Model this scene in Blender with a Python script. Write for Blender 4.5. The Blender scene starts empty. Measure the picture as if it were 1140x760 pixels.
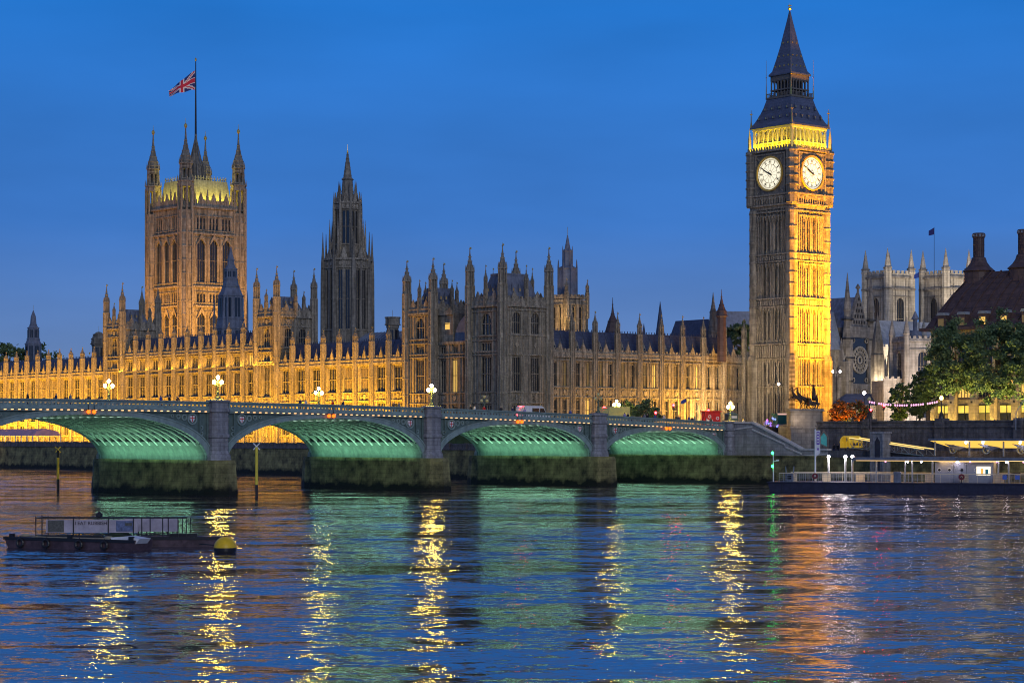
import bpy, math, random
import numpy as np
from mathutils import Matrix, Vector
random.seed(7)
R = math.radians
PI = math.pi
sc = bpy.context.scene
C = sc.collection

# ------------------------------------------------------------------ camera
cd = bpy.data.cameras.new("camera")
cd.sensor_width = 36; cd.lens = 73.83; cd.shift_y = 0.0921
cd.clip_start = 1; cd.clip_end = 9000
cam = bpy.data.objects.new("camera", cd); C.objects.link(cam)
cam.location = (0, 0, 7.94); cam.rotation_euler = (R(90), 0, 0)
sc.camera = cam

# ------------------------------------------------------------------ dusk sky
w = bpy.data.worlds.new("World"); sc.world = w; w.use_nodes = True
wt = w.node_tree; wn = wt.nodes; wl = wt.links
bg = wn["Background"]
sky = wn.new("ShaderNodeTexSky"); sky.sky_type = 'NISHITA'; sky.sun_disc = False
SUN_EL, SUN_AZ = R(9), R(128)
sky.sun_elevation = R(1.0); sky.sun_rotation = SUN_AZ; sky.air_density = 1.2; sky.ozone_density = 4
tc = wn.new("ShaderNodeTexCoord"); sp_ = wn.new("ShaderNodeSeparateXYZ"); wl.new(tc.outputs["Generated"], sp_.inputs[0])
rmp = wn.new("ShaderNodeValToRGB"); wl.new(sp_.outputs["Z"], rmp.inputs[0])
cr = rmp.color_ramp
cr.elements[0].position = 0.0; cr.elements[0].color = (.19, .275, .47, 1)
cr.elements[1].position = 1.0; cr.elements[1].color = (.08, .10, .22, 1)
for p_, c_ in ((.045, (.115, .22, .48, 1)), (.10, (.048, .185, .56, 1)), (.20, (.018, .175, .60, 1)), (.32, (.055, .15, .43, 1)), (.5, (.09, .135, .32, 1))):
    e = cr.elements.new(p_); e.color = c_
nz = wn.new("ShaderNodeTexNoise"); nz.inputs["Scale"].default_value = 5; nz.inputs["Detail"].default_value = 4
mpv = wn.new("ShaderNodeMapping"); mpv.inputs["Scale"].default_value = (1, 1, 4)
wl.new(tc.outputs["Generated"], mpv.inputs[0]); wl.new(mpv.outputs[0], nz.inputs["Vector"])
nr = wn.new("ShaderNodeMapRange"); nr.inputs["From Min"].default_value = .3; nr.inputs["From Max"].default_value = .7
nr.inputs["To Min"].default_value = .90; nr.inputs["To Max"].default_value = 1.11
wl.new(nz.outputs["Fac"], nr.inputs[0])
vm = wn.new("ShaderNodeVectorMath"); vm.operation = 'SCALE'; wl.new(rmp.outputs[0], vm.inputs[0]); wl.new(nr.outputs[0], vm.inputs["Scale"])
vs = wn.new("ShaderNodeVectorMath"); vs.operation = 'SCALE'; wl.new(sky.outputs[0], vs.inputs[0]); vs.inputs["Scale"].default_value = .004
va = wn.new("ShaderNodeVectorMath"); va.operation = 'ADD'; wl.new(vm.outputs[0], va.inputs[0]); wl.new(vs.outputs[0], va.inputs[1])
wl.new(va.outputs[0], bg.inputs["Color"]); bg.inputs["Strength"].default_value = 1.0

# very soft, weak fill lamp added from behind the camera for dusk glow
sd = bpy.data.lights.new("dusk_fill", 'SUN'); sd.energy = 0.80; sd.angle = R(28); sd.color = (.95, .95, .98)
so = bpy.data.objects.new("dusk_fill", sd); C.objects.link(so)
so.rotation_euler = (R(72), 0, R(16))
sc.view_settings.view_transform = 'Standard'; sc.view_settings.look = 'None'
sc.view_settings.exposure = 0; sc.view_settings.gamma = 1
sc.cycles.use_denoising = True; sc.cycles.filter_width = 1.05
sc.cycles.max_bounces = 6; sc.cycles.diffuse_bounces = 2; sc.cycles.glossy_bounces = 3
sc.cycles.sample_clamp_indirect = 8; sc.cycles.sample_clamp_direct = 0
sc.cycles.use_light_tree = True
sc.cycles.caustics_reflective = False; sc.cycles.caustics_refractive = False

# ------------------------------------------------------------------ frames
PA = math.atan2(.650, .760)           # palace: local x west, y south
BA = math.atan2(.692, .722)           # bridge: local x west, y south
def rotv(a, x, y): return (x*math.cos(a)-y*math.sin(a), x*math.sin(a)+y*math.cos(a))
def P(wst, sth, z=0): x, y = rotv(PA, wst, sth); return (x-1.9, y+420.6, z)
def B(u, s, z=0): x, y = rotv(BA, -u, s); return (x+36.7, y+354.3, z)

# ------------------------------------------------------------------ mesh builder
class MB:
    def __init__(s): s.v = []; s.f = []; s.m = []; s.M = None
    def add(s, vs, fs, m=0):
        b = len(s.v)
        if s.M is not None: vs = [tuple(s.M @ Vector(q)) for q in vs]
        s.v += vs; s.f += [tuple(i+b for i in q) for q in fs]; s.m += [m]*len(fs)
        return s
    def box(s, x0, x1, y0, y1, z0, z1, m=0):
        if x1 < x0: x0, x1 = x1, x0
        if y1 < y0: y0, y1 = y1, y0
        return s.add([(x0,y0,z0),(x1,y0,z0),(x1,y1,z0),(x0,y1,z0),(x0,y0,z1),(x1,y0,z1),(x1,y1,z1),(x0,y1,z1)],
              [(0,3,2,1),(4,5,6,7),(0,1,5,4),(1,2,6,5),(2,3,7,6),(3,0,4,7)], m)
    def loft(s, rings, m=0, cap=True):
        n = len(rings[0]); vs = [p for r in rings for p in r]; fs = []
        for k in range(len(rings)-1):
            for i in range(n):
                j = (i+1) % n; fs.append((k*n+i, k*n+j, (k+1)*n+j, (k+1)*n+i))
        if cap: fs.append(tuple(range(n))[::-1]); fs.append(tuple((len(rings)-1)*n+i for i in range(n)))
        return s.add(vs, fs, m)
    def rev(s, cx, cy, prof, n=8, m=0, rot=None):      # profile of (radius, z)
        rot = PI/n if rot is None else rot
        return s.loft([[(cx+r*math.cos(rot+2*PI*i/n), cy+r*math.sin(rot+2*PI*i/n), z) for i in range(n)] for r, z in prof], m)
    def tube(s, p0, p1, r0, r1=None, n=6, m=0):
        r1 = r0 if r1 is None else r1
        a = Vector(p0); b = Vector(p1); d = (b-a).normalized()
        u = d.orthogonal().normalized(); v = d.cross(u)
        return s.loft([[tuple(c+r*(math.cos(2*PI*i/n)*u+math.sin(2*PI*i/n)*v)) for i in range(n)] for c, r in ((a, r0), (b, r1))], m)
    def prism(s, poly, axis, a0, a1, m=0):             # poly in the other two axes, extruded along axis (0,1,2)
        def mk(p, t):
            q = list(p); q.insert(axis, t); return tuple(q)
        return s.loft([[mk(p, a0) for p in poly], [mk(p, a1) for p in poly]], m)
    def hipped(s, x0, x1, y0, y1, z0, z1, ix, iy, m=0):
        return s.loft([[(x0,y0,z0),(x1,y0,z0),(x1,y1,z0),(x0,y1,z0)], [(x0+ix,y0+iy,z1),(x1-ix,y0+iy,z1),(x1-ix,y1-iy,z1),(x0+ix,y1-iy,z1)]], m)
    def mesh(s, name, mats, smooth=False):
        me = bpy.data.meshes.new(name); me.from_pydata(s.v, [], s.f)
        for q in (mats if isinstance(mats, (list, tuple)) else [mats]): me.materials.append(q)
        me.polygons.foreach_set("material_index", s.m)
        if smooth: me.polygons.foreach_set("use_smooth", [True]*len(s.f))
        me.update(); return me
    def build(s, name, mats, parent=None, smooth=False):
        return link(name, s.mesh(name, mats, smooth), parent)
def link(name, me, parent=None, M=None):
    o = bpy.data.objects.new(name, me); C.objects.link(o)
    if parent: o.parent = parent
    if M is not None: o.matrix_local = M
    return o
def tag(o, label=None, cat=None, group=None, kind=None):
    if label: o["label"] = label
    if cat: o["category"] = cat
    if group: o["group"] = group
    if kind: o["kind"] = kind
    return o
def thing(name, label, cat, loc, rz=0, group=None):
    o = bpy.data.objects.new(name, None); C.objects.link(o); o.empty_display_size = .5
    o.location = loc; o.rotation_euler = (0, 0, rz)
    return tag(o, label, cat, group)
def copy_tree(o, loc, rz, label=None):
    c = o.copy(); C.objects.link(c); c.location = loc; c.rotation_euler = (0, 0, rz)
    if label: c["label"] = label
    for ch in list(o.children):
        d = ch.copy(); C.objects.link(d); d.parent = c
        for g in list(ch.children):
            e_ = g.copy(); C.objects.link(e_); e_.parent = d
    return c
def area(name, loc, target, sx, sy, watts, col, spread=PI*.8):
    l = bpy.data.lights.new(name, 'AREA'); l.shape = 'RECTANGLE'; l.size = sx; l.size_y = sy
    l.energy = watts; l.color = col; l.spread = spread
    o = bpy.data.objects.new(name, l); C.objects.link(o); o.location = loc
    d = (Vector(target)-Vector(loc)).normalized()
    # keep the long side of the strip level
    x = d.cross(Vector((0, 0, 1))).normalized() if abs(d.z) < .99 else Vector((1, 0, 0))
    y = (-d).cross(x)
    o.matrix_world = Matrix.Translation(loc) @ Matrix((x, y, -d)).transposed().to_4x4()
    return o

# ------------------------------------------------------------------ materials
def mat(name, col, rough=.8, var=.25, scale=1.5, metal=0, emis=None, es=0, course=0, streak=0, col2=None, bump=0, spec=.3):
    m = bpy.data.materials.new(name); m.use_nodes = True
    t = m.node_tree; n = t.nodes; l = t.links; b = n["Principled BSDF"]
    b.inputs["Roughness"].default_value = rough; b.inputs["Metallic"].default_value = metal
    b.inputs["Specular IOR Level"].default_value = spec
    b.inputs["Base Color"].default_value = (*col, 1)
    if emis:
        b.inputs["Emission Color"].default_value = (*emis, 1); b.inputs["Emission Strength"].default_value = es
    if var or course or streak:
        tcn = n.new("ShaderNodeTexCoord"); ns = n.new("ShaderNodeTexNoise"); ns.inputs["Scale"].default_value = scale
        ns.inputs["Detail"].default_value = 7; ns.inputs["Roughness"].default_value = .65
        l.new(tcn.outputs["Object"], ns.inputs["Vector"])
        mr = n.new("ShaderNodeMapRange"); mr.inputs["From Min"].default_value = .32; mr.inputs["From Max"].default_value = .68
        l.new(ns.outputs["Fac"], mr.inputs[0])
        mx = n.new("ShaderNodeMix"); mx.data_type = 'RGBA'
        c2 = col2 or tuple(min(1, c*(1+var)) for c in col)
        mx.inputs["A"].default_value = (*[c*(1-var) for c in col], 1); mx.inputs["B"].default_value = (*c2, 1)
        l.new(mr.outputs[0], mx.inputs["Factor"]); out = mx.outputs["Result"]
        if streak:
            mp = n.new("ShaderNodeMapping"); mp.inputs["Scale"].default_value = (1.6, 1.6, .12)
            l.new(tcn.outputs["Object"], mp.inputs[0]); n2 = n.new("ShaderNodeTexNoise"); n2.inputs["Scale"].default_value = 1
            n2.inputs["Detail"].default_value = 5; l.new(mp.outputs[0], n2.inputs["Vector"])
            r2 = n.new("ShaderNodeMapRange"); r2.inputs["From Min"].default_value = .35; r2.inputs["From Max"].default_value = .65
            r2.inputs["To Min"].default_value = 1-streak; r2.inputs["To Max"].default_value = 1
            l.new(n2.outputs["Fac"], r2.inputs[0])
            v = n.new("ShaderNodeVectorMath"); v.operation = 'SCALE'; l.new(out, v.inputs[0]); l.new(r2.outputs[0], v.inputs["Scale"]); out = v.outputs[0]
        if course:
            br = n.new("ShaderNodeTexBrick"); sx = n.new("ShaderNodeSeparateXYZ"); l.new(tcn.outputs["Object"], sx.inputs[0])
            ad = n.new("ShaderNodeMath"); l.new(sx.outputs[0], ad.inputs[0]); l.new(sx.outputs[1], ad.inputs[1])
            cb = n.new("ShaderNodeCombineXYZ"); l.new(ad.outputs[0], cb.inputs[0]); l.new(sx.outputs[2], cb.inputs[1])
            l.new(cb.outputs[0], br.inputs["Vector"]); br.inputs["Scale"].default_value = 1/course
            br.inputs["Color1"].default_value = (1, 1, 1, 1); br.inputs["Color2"].default_value = (.8, .8, .8, 1)
            br.inputs["Mortar"].default_value = (.45, .45, .45, 1); br.inputs["Mortar Size"].default_value = .03
            br.inputs["Brick Width"].default_value = 2.2; br.inputs["Row Height"].default_value = 1
            v = n.new("ShaderNodeVectorMath"); v.operation = 'MULTIPLY'; l.new(out, v.inputs[0]); l.new(br.outputs[0], v.inputs[1]); out = v.outputs[0]
        l.new(out, b.inputs["Base Color"])
        if bump:
            bp = n.new("ShaderNodeBump"); bp.inputs["Distance"].default_value = bump; l.new(ns.outputs["Fac"], bp.inputs["Height"]); l.new(bp.outputs[0], b.inputs["Normal"])
    return m
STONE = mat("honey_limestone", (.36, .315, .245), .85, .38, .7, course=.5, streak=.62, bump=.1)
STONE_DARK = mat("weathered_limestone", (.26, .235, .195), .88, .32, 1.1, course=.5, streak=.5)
STONE_CARVED = mat("carved_limestone", (.32, .28, .22), .85, .55, 3.2, streak=.55)
ABBEY = mat("portland_stone", (.42, .385, .33), .85, .25, .5, course=.7, streak=.35)
ABBEY_D = mat("sooty_portland_stone", (.26, .24, .22), .85, .4, .6, course=.7, streak=.45)
SLATE = mat("blue_slate", (.07, .085, .14), .45, .3, 2.0, course=.6)
LEAD = mat("lead_sheet", (.16, .18, .235), .5, .25, 1.2, streak=.3)
LEAD_L = mat("pale_lead_roof", (.24, .27, .32), .5, .2, .7, streak=.25)
IRONROOF = mat("cast_iron_roof", (.10, .115, .175), .4, .25, 2.5, course=.7)
GILT = mat("gilding", (.75, .48, .12), .35, .1, 3, metal=.8)
GLASS = mat("dark_window_glass", (.018, .022, .032), .12, 0, spec=.6)
GLASS_LIT = mat("lit_window_glass", (.3, .2, .08), .4, .3, 2, emis=(1, .60, .12), es=.9)
GLASS_DIM = mat("curtained_window_glass", (.12, .09, .05), .3, .3, 2, emis=(.9, .6, .2), es=.10)
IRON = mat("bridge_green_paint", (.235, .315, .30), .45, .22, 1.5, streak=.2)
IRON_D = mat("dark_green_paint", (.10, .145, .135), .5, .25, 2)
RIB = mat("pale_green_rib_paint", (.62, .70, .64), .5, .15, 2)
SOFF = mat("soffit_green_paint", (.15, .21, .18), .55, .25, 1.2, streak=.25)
GRANITE = mat("grey_granite", (.30, .30, .325), .8, .25, 2, course=.55, streak=.35)
GRANITE_D = mat("dark_embankment_granite", (.15, .14, .15), .8, .35, .9, course=.6, streak=.4, bump=.15)
PLINTH = mat("pale_granite_plinth", (.30, .27, .24), .8, .2, 1.2, course=.6, streak=.3)
def moss_mat():
    m = mat("tide_stained_granite", (.10, .09, .06), .75, .6, .45, course=.6, streak=.3, col2=(.36, .33, .14), bump=.2)
    n = m.node_tree.nodes; l = m.node_tree.links; b = n["Principled BSDF"]
    src = b.inputs["Base Color"].links[0].from_socket
    g = n.new("ShaderNodeNewGeometry"); s = n.new("ShaderNodeSeparateXYZ"); l.new(g.outputs["Position"], s.inputs[0])
    ns = n.new("ShaderNodeTexNoise"); ns.inputs["Scale"].default_value = .7; ns.inputs["Detail"].default_value = 6
    l.new(g.outputs["Position"], ns.inputs["Vector"])
    a = n.new("ShaderNodeMath"); a.operation = 'MULTIPLY_ADD'; l.new(ns.outputs["Fac"], a.inputs[0]); a.inputs[1].default_value = -2.2; l.new(s.outputs["Z"], a.inputs[2])
    r = n.new("ShaderNodeMapRange"); r.inputs["From Min"].default_value = -.5; r.inputs["From Max"].default_value = .25; l.new(a.outputs[0], r.inputs[0])
    mx = n.new("ShaderNodeMix"); mx.data_type = 'RGBA'; l.new(r.outputs[0], mx.inputs["Factor"])
    mx.inputs["A"].default_value = (.008, .010, .007, 1); l.new(src, mx.inputs["B"]); l.new(mx.outputs["Result"], b.inputs["Base Color"])
    return m
MOSS = moss_mat()
ASPHALT = mat("asphalt", (.05, .05, .052), .85, .2, 1)
PAVING = mat("paving_stone", (.20, .19, .17), .85, .2, .8, course=.8)
BLACK = mat("black_iron", (.018, .018, .022), .4, 0)
BRONZE = mat("dark_bronze", (.045, .032, .028), .45, .3, 3, metal=.4)
STEEL = mat("galvanised_steel", (.33, .34, .36), .4, .15, 2, metal=.5)
WHITE = mat("white_paint", (.72, .72, .74), .5, .1, 2)
HULL = mat("dark_navy_hull", (.022, .022, .045), .45, .3, 1.2)
RUST = mat("rusty_barge_steel", (.07, .045, .055), .6, .5, 1.5)
BUOY = mat("yellow_buoy_paint", (.75, .48, .02), .4, .15, 2)
YELLOW = mat("yellow_post_paint", (.65, .52, .06), .5, .2, 2)
RED = mat("red_paint", (.55, .03, .03), .4, .1, 2)
GRASS = mat("lawn", (.05, .08, .03), .9, .3, 1)
LEAF = mat("plane_leaves_dark", (.095, .15, .065), .6, .4, .4)
LEAF2 = mat("plane_leaves_light", (.16, .21, .08), .6, .4, .4)
LEAF3 = mat("orange_tinted_leaves", (.30, .12, .03), .6, .4, .4)  # the lamp's orange is also put into the leaf colour
BARK = mat("mottled_bark", (.16, .11, .07), .85, .4, 3)
ROOFBROWN = mat("bronze_roof_panels", (.085, .055, .055), .5, .3, 1.2, course=1.1)
def em(name, col, s): return mat(name, (.05, .05, .05), .5, 0, emis=col, es=s)
E_LAMP = em("lit_globe", (1, .66, .085), 330)
E_LAMPW = em("lit_globe_white", (1, .86, .92), 60)
E_ORANGE = em("orange_signal_glass", (1, .13, .004), 3)
E_RED = em("red_signal_glass", (1, .003, .004), 260)
E_GREEN = em("green_signal_glass", (.01, 1, .08), 30)
E_STRING = em("string_lamp_glass", (1, .52, .22), 2.4)
E_PINK = em("pink_festoon_bulb", (1, .42, .72), 1.7)
E_PURPLE = em("purple_lit_panel", (.35, .15, 1), 1.6)
E_WARM = em("self_glowing_ceiling", (1, .60, .10), 1.1)  # ceiling glows by itself, standing in for lamplight on it
E_DIAL = mat("opal_dial_glass", (.6, .58, .5), .4, .12, 3, emis=(1, .90, .62), es=.95)

# ------------------------------------------------------------------ water
def water_mat():
    m = bpy.data.materials.new("river_water"); m.use_nodes = True
    t = m.node_tree; n = t.nodes; l = t.links; b = n["Principled BSDF"]
    b.inputs["Base Color"].default_value = (.055, .050, .066, 1); b.inputs["Roughness"].default_value = .045
    b.inputs["IOR"].default_value = 3.2; b.inputs["Specular IOR Level"].default_value = .9
    g = n.new("ShaderNodeNewGeometry")
    prev = None
    for sc_, stretch, amp, seed in ((.05, 3.0, .08, 3.1), (.17, 3.4, .17, 7.7), (.42, 2.8, .22, 0), (1.5, 2.4, .24, 5.5), (4.2, 2.2, .22, 9.7), (9.5, 1.8, .12, 14.2)):
        mp = n.new("ShaderNodeMapping"); mp.inputs["Scale"].default_value = (sc_/stretch, sc_, 1); mp.inputs["Location"].default_value = (seed, seed*2, 0)
        mp.inputs["Rotation"].default_value = (0, 0, R(6+seed))
        l.new(g.outputs["Position"], mp.inputs[0])
        ns = n.new("ShaderNodeTexNoise"); ns.inputs["Scale"].default_value = 1; ns.inputs["Detail"].default_value = 2.5
        ns.inputs["Distortion"].default_value = .4
        l.new(mp.outputs[0], ns.inputs["Vector"])
        sb_ = n.new("ShaderNodeVectorMath"); sb_.operation = 'SUBTRACT'; l.new(ns.outputs["Color"], sb_.inputs[0]); sb_.inputs[1].default_value = (.5, .5, .5)
        ml = n.new("ShaderNodeVectorMath"); ml.operation = 'MULTIPLY'; l.new(sb_.outputs[0], ml.inputs[0]); ml.inputs[1].default_value = (amp*.85, amp, 0)
        if prev is None: prev = ml.outputs[0]
        else:
            ad = n.new("ShaderNodeVectorMath"); l.new(prev, ad.inputs[0]); l.new(ml.outputs[0], ad.inputs[1]); prev = ad.outputs[0]
    # gusts: calmer and rougher patches of water
    gm = n.new("ShaderNodeMapping"); gm.inputs["Scale"].default_value = (.012, .03, 1); l.new(g.outputs["Position"], gm.inputs[0])
    gn = n.new("ShaderNodeTexNoise"); gn.inputs["Scale"].default_value = 1; gn.inputs["Detail"].default_value = 3; l.new(gm.outputs[0], gn.inputs["Vector"])
    gr = n.new("ShaderNodeMapRange"); gr.inputs["From Min"].default_value = .35; gr.inputs["From Max"].default_value = .65
    gr.inputs["To Min"].default_value = 1.0; gr.inputs["To Max"].default_value = 2.1; l.new(gn.outputs["Fac"], gr.inputs[0])
    sc2 = n.new("ShaderNodeVectorMath"); sc2.operation = 'SCALE'; l.new(prev, sc2.inputs[0]); l.new(gr.outputs[0], sc2.inputs["Scale"])
    ad = n.new("ShaderNodeVectorMath"); l.new(sc2.outputs[0], ad.inputs[0]); ad.inputs[1].default_value = (0, 0, 1)
    nm = n.new("ShaderNodeVectorMath"); nm.operation = 'NORMALIZE'; l.new(ad.outputs[0], nm.inputs[0]); l.new(nm.outputs[0], b.inputs["Normal"])
    return m
mb = MB(); mb.box(-3000, 2500, -200, 5000, -3, 0)
tag(mb.build("water", water_mat()), kind="structure")

# ------------------------------------------------------------------ ground
g_ = thing("ground", None, None, (0, 0, 0)); C.objects.unlink(g_); bpy.data.objects.remove(g_)
def flat(name, pts, z0, z1, m):
    k = MB(); n = len(pts)
    k.loft([[(x, y, z0) for x, y in pts], [(x, y, z1) for x, y in pts]])
    return tag(k.build(name, m), kind="structure")
# land behind the river walls (stops short of the stairs and the embankment walk)
L = [B(-8, -400)[:2], B(-8, -2)[:2], B(-1.5, -2)[:2], B(-1.5, 26)[:2], P(3, -28)[:2], P(3, 400)[:2], P(900, 900)[:2], (2400, 2600), (2400, 100)]
flat("ground", L, -2, 8.85, PAVING)
flat("terrace_ground", [B(0, 26.2)[:2], P(-25.6, -45)[:2], P(-25.6, 400)[:2], P(3.1, 400)[:2], P(3.1, -28)[:2], B(-1.4, 26.2)[:2]], -2, 5.6, PAVING)
flat("speakers_lawn", [P(-20, -34)[:2], P(-20, -3)[:2], P(60, -3)[:2], P(60, -26)[:2], P(0, -34)[:2]], 5.62, 8.93, GRASS)

# ------------------------------------------------------------------ facade kit
def face_M(k, n, a, Lf, z=0, cx=0, cy=0):
    th = 2*PI*k/n
    return Matrix.Translation((cx, cy, z)) @ Matrix.Rotation(th, 4, 'Z') @ Matrix.Translation((-Lf/2, -a, 0))
def arch_fill(mb, xc, ww, zs, zt, y0, y1, m=0, n=5):
    h = zt-zs-.05; r = ww/2
    for s_ in (-1, 1):
        for i in range(n):
            a0 = i/n; a1 = (i+1)/n
            za = zs+h*math.sqrt(max(0, 1-a0**1.6)); zb = zs+h*math.sqrt(max(0, 1-a1**1.6))
            xa = xc+s_*r*a0; xb = xc+s_*r*a1
            p = [(xa, za), (xb, zb), (xb, zt), (xa, zt)]
            if s_ < 0: p = p[::-1]
            mb.prism(p, 1, y0, y1, m)
def face_geo(mb, Lf, z0, z1, cols, levels, M, dep=.6, rib=.95, courses=True, panel=True, m=0, cm=1, proud=.16):
    old = mb.M; mb.M = M if old is None else old @ M
    edges = [0.0]
    for xc, ww in cols: edges += [xc-ww/2, xc+ww/2]
    edges.append(Lf)
    for i in range(0, len(edges), 2):
        a, b = edges[i], edges[i+1]
        if b-a > .02: mb.box(a, b, 0, dep, z0, z1, m)
        k = int((b-a)/rib)
        for j in range(k):
            x = a+(b-a)*(j+.5)/k
            mb.box(x-.09, x+.09, -proud, 0, z0, z1, cm)
    zs = [z0]
    for lv in levels: zs += [lv[0], lv[1]]
    zs.append(z1)
    for xc, ww in cols:
        for i in range(0, len(zs), 2):
            a, b = zs[i], zs[i+1]
            if b-a > .02:
                mb.box(xc-ww/2, xc+ww/2, .12, dep, a, b, m)
                if panel and b-a > .9:
                    nn = max(2, int(ww/.42))
                    for j in range(nn+1):
                        x = xc-ww/2+ww*j/nn
                        mb.box(x-.05, x+.05, -.02, .12, a+.25, b-.2, cm)
                    mb.box(xc-ww/2, xc+ww/2, -.04, .12, (a+b)/2-.07, (a+b)/2+.07, cm)
                    if b-a > 1.6:
                        mb.prism([(xc-.5, (a+b)/2-.1), (xc, (a+b)/2-.6), (xc+.5, (a+b)/2-.1), (xc+.4, (a+b)/2+.5), (xc-.4, (a+b)/2+.5)], 1, -.12, .1, cm)
        for lv in levels:
            if len(lv) > 3 and lv[3]: arch_fill(mb, xc, ww, lv[1]-ww*.62, lv[1], .02, dep-.1, m)
    if courses:
        for lv in levels:
            mb.box(0, Lf, -.24, .05, lv[0]-.42, lv[0]-.2, cm); mb.box(0, Lf, -.24, .05, lv[1]+.2, lv[1]+.42, cm)
    mb.M = old
WIN = {}
def win_mesh(ww, h, nl, nt, gm):
    key = (round(ww, 2), round(h, 2), nl, nt, gm.name)
    if key not in WIN:
        k = MB(); k.box(-ww/2, ww/2, .46, .5, 0, h, 0)
        for i in range(1, nl): x = -ww/2+ww*i/nl; k.box(x-.045, x+.045, .25, .458, 0, h, 1)
        for i in range(1, nt+1): z = h*i/(nt+1); k.box(-ww/2, ww/2, .24, .455, z-.07, z+.07, 1)
        k.box(-ww/2, ww/2, .22, .45, h-.28, h-.08, 1)
        WIN[key] = k.mesh("window", [gm, STONE_CARVED])
    return WIN[key]
def face_windows(root, cols, levels, M, lit=.02, dim=.05, nl=None, glass=None):
    for lv in levels:
        for xc, ww in cols:
            r = random.random(); gm = glass or (GLASS_LIT if r < lit else GLASS_DIM if r < lit+dim else GLASS)
            n_ = lv[2] if nl is None else nl
            link("window", win_mesh(ww, lv[1]-lv[0], n_, 1 if lv[1]-lv[0] > 3 else 0, gm), root, M @ Matrix.Translation((xc, 0, lv[0])))
def cren(mb, Lf, z, M, h=.9, step=1.6, dep=.35, m=0, y0=-.1, gable=0):
    old = mb.M; mb.M = M if old is None else old @ M
    mb.box(0, Lf, y0, y0+dep, z, z+h*.5, m)
    n = max(1, int(Lf/step))
    for i in range(n):
        x = Lf*(i+.5)/n
        mb.box(x-step*.28, x+step*.28, y0, y0+dep, z+h*.5, z+h, m)
    mb.M = old
TUR = {}
def turret_mesh(r, z0, zc, zt, m=None, open_=True, capm=None):
    """octagonal shaft from z0 to zc, then a stage and a crocketed spirelet to zt"""
    key = (r, round(zc-z0, 1), round(zt-zc, 1), (m or STONE).name, open_, (capm or STONE_DARK).name)
    if key in TUR: return TUR[key]
    k = MB(); zc -= z0; zt -= z0; H_ = zt-zc
    k.rev(0, 0, [(r, 0), (r, zc)], m=0)
    nb = max(1, int(zc/3.4))
    for i in range(nb+1):
        z = zc*i/nb; k.rev(0, 0, [(r*1.14, z-.14), (r*1.14, z+.14)], m=1)
    for a in range(8):
        an = PI/8+a*PI/4
        x, y = math.cos(an)*r, math.sin(an)*r
        k.rev(x, y, [(.1*r+.05, .1), (.1*r+.05, zc)], n=4, m=1)
    zs = zc+.14
    st = H_*.36
    k.rev(0, 0, [(r*.70, zs), (r*.66, zs+st)], m=2)
    for a in range(8):
        an = PI/8+a*PI/4; x, y = math.cos(an)*r*.88, math.sin(an)*r*.88
        k.rev(x, y, [(r*.15, zs), (r*.13, zs+st)], n=4, m=1)
        if H_ > 3: k.rev(x*1.08, y*1.08, [(r*.14, zs+st), (.01, zs+st+H_*.16)], n=4, m=1)
    k.rev(0, 0, [(r*1.1, zs+st-.12), (r*1.05, zs+st+.12)], m=1)
    z1 = zs+st+.12; hh = zt-z1
    k.rev(0, 0, [(r*.88, z1), (r*.80, z1+hh*.12), (r*.52, z1+hh*.3), (r*.30, z1+hh*.48), (r*.13, z1+hh*.72), (r*.05+.02, z1+hh*.93)], m=3)
    for q in (.2, .38, .56):
        rr = r*(.9-q*1.05)
        k.rev(0, 0, [(rr+.08*r, z1+hh*q-.06*r), (rr+.10*r, z1+hh*q+.08*r)], m=1)
    k.rev(0, 0, [(.02, z1+hh*.84), (.17*r+.05, z1+hh*.88), (.02, z1+hh*.92)], n=6, m=1)
    k.rev(0, 0, [(.035, z1+hh*.9), (.03, zt)], n=4, m=4)
    k.box(-.02, .3*r+.12, -.03, .03, zt-.5-.1*r, zt-.2, 4)
    TUR[key] = k.mesh("turret", [m or STONE, STONE_CARVED, STONE_DARK, capm or STONE_DARK, GILT])
    return TUR[key]
def turret(root, x, y, z0, r, zc, zt, name="turret", **kw):
    return link(name, turret_mesh(r, z0, zc, zt, **kw), root, Matrix.Translation((x, y, z0)))

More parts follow.
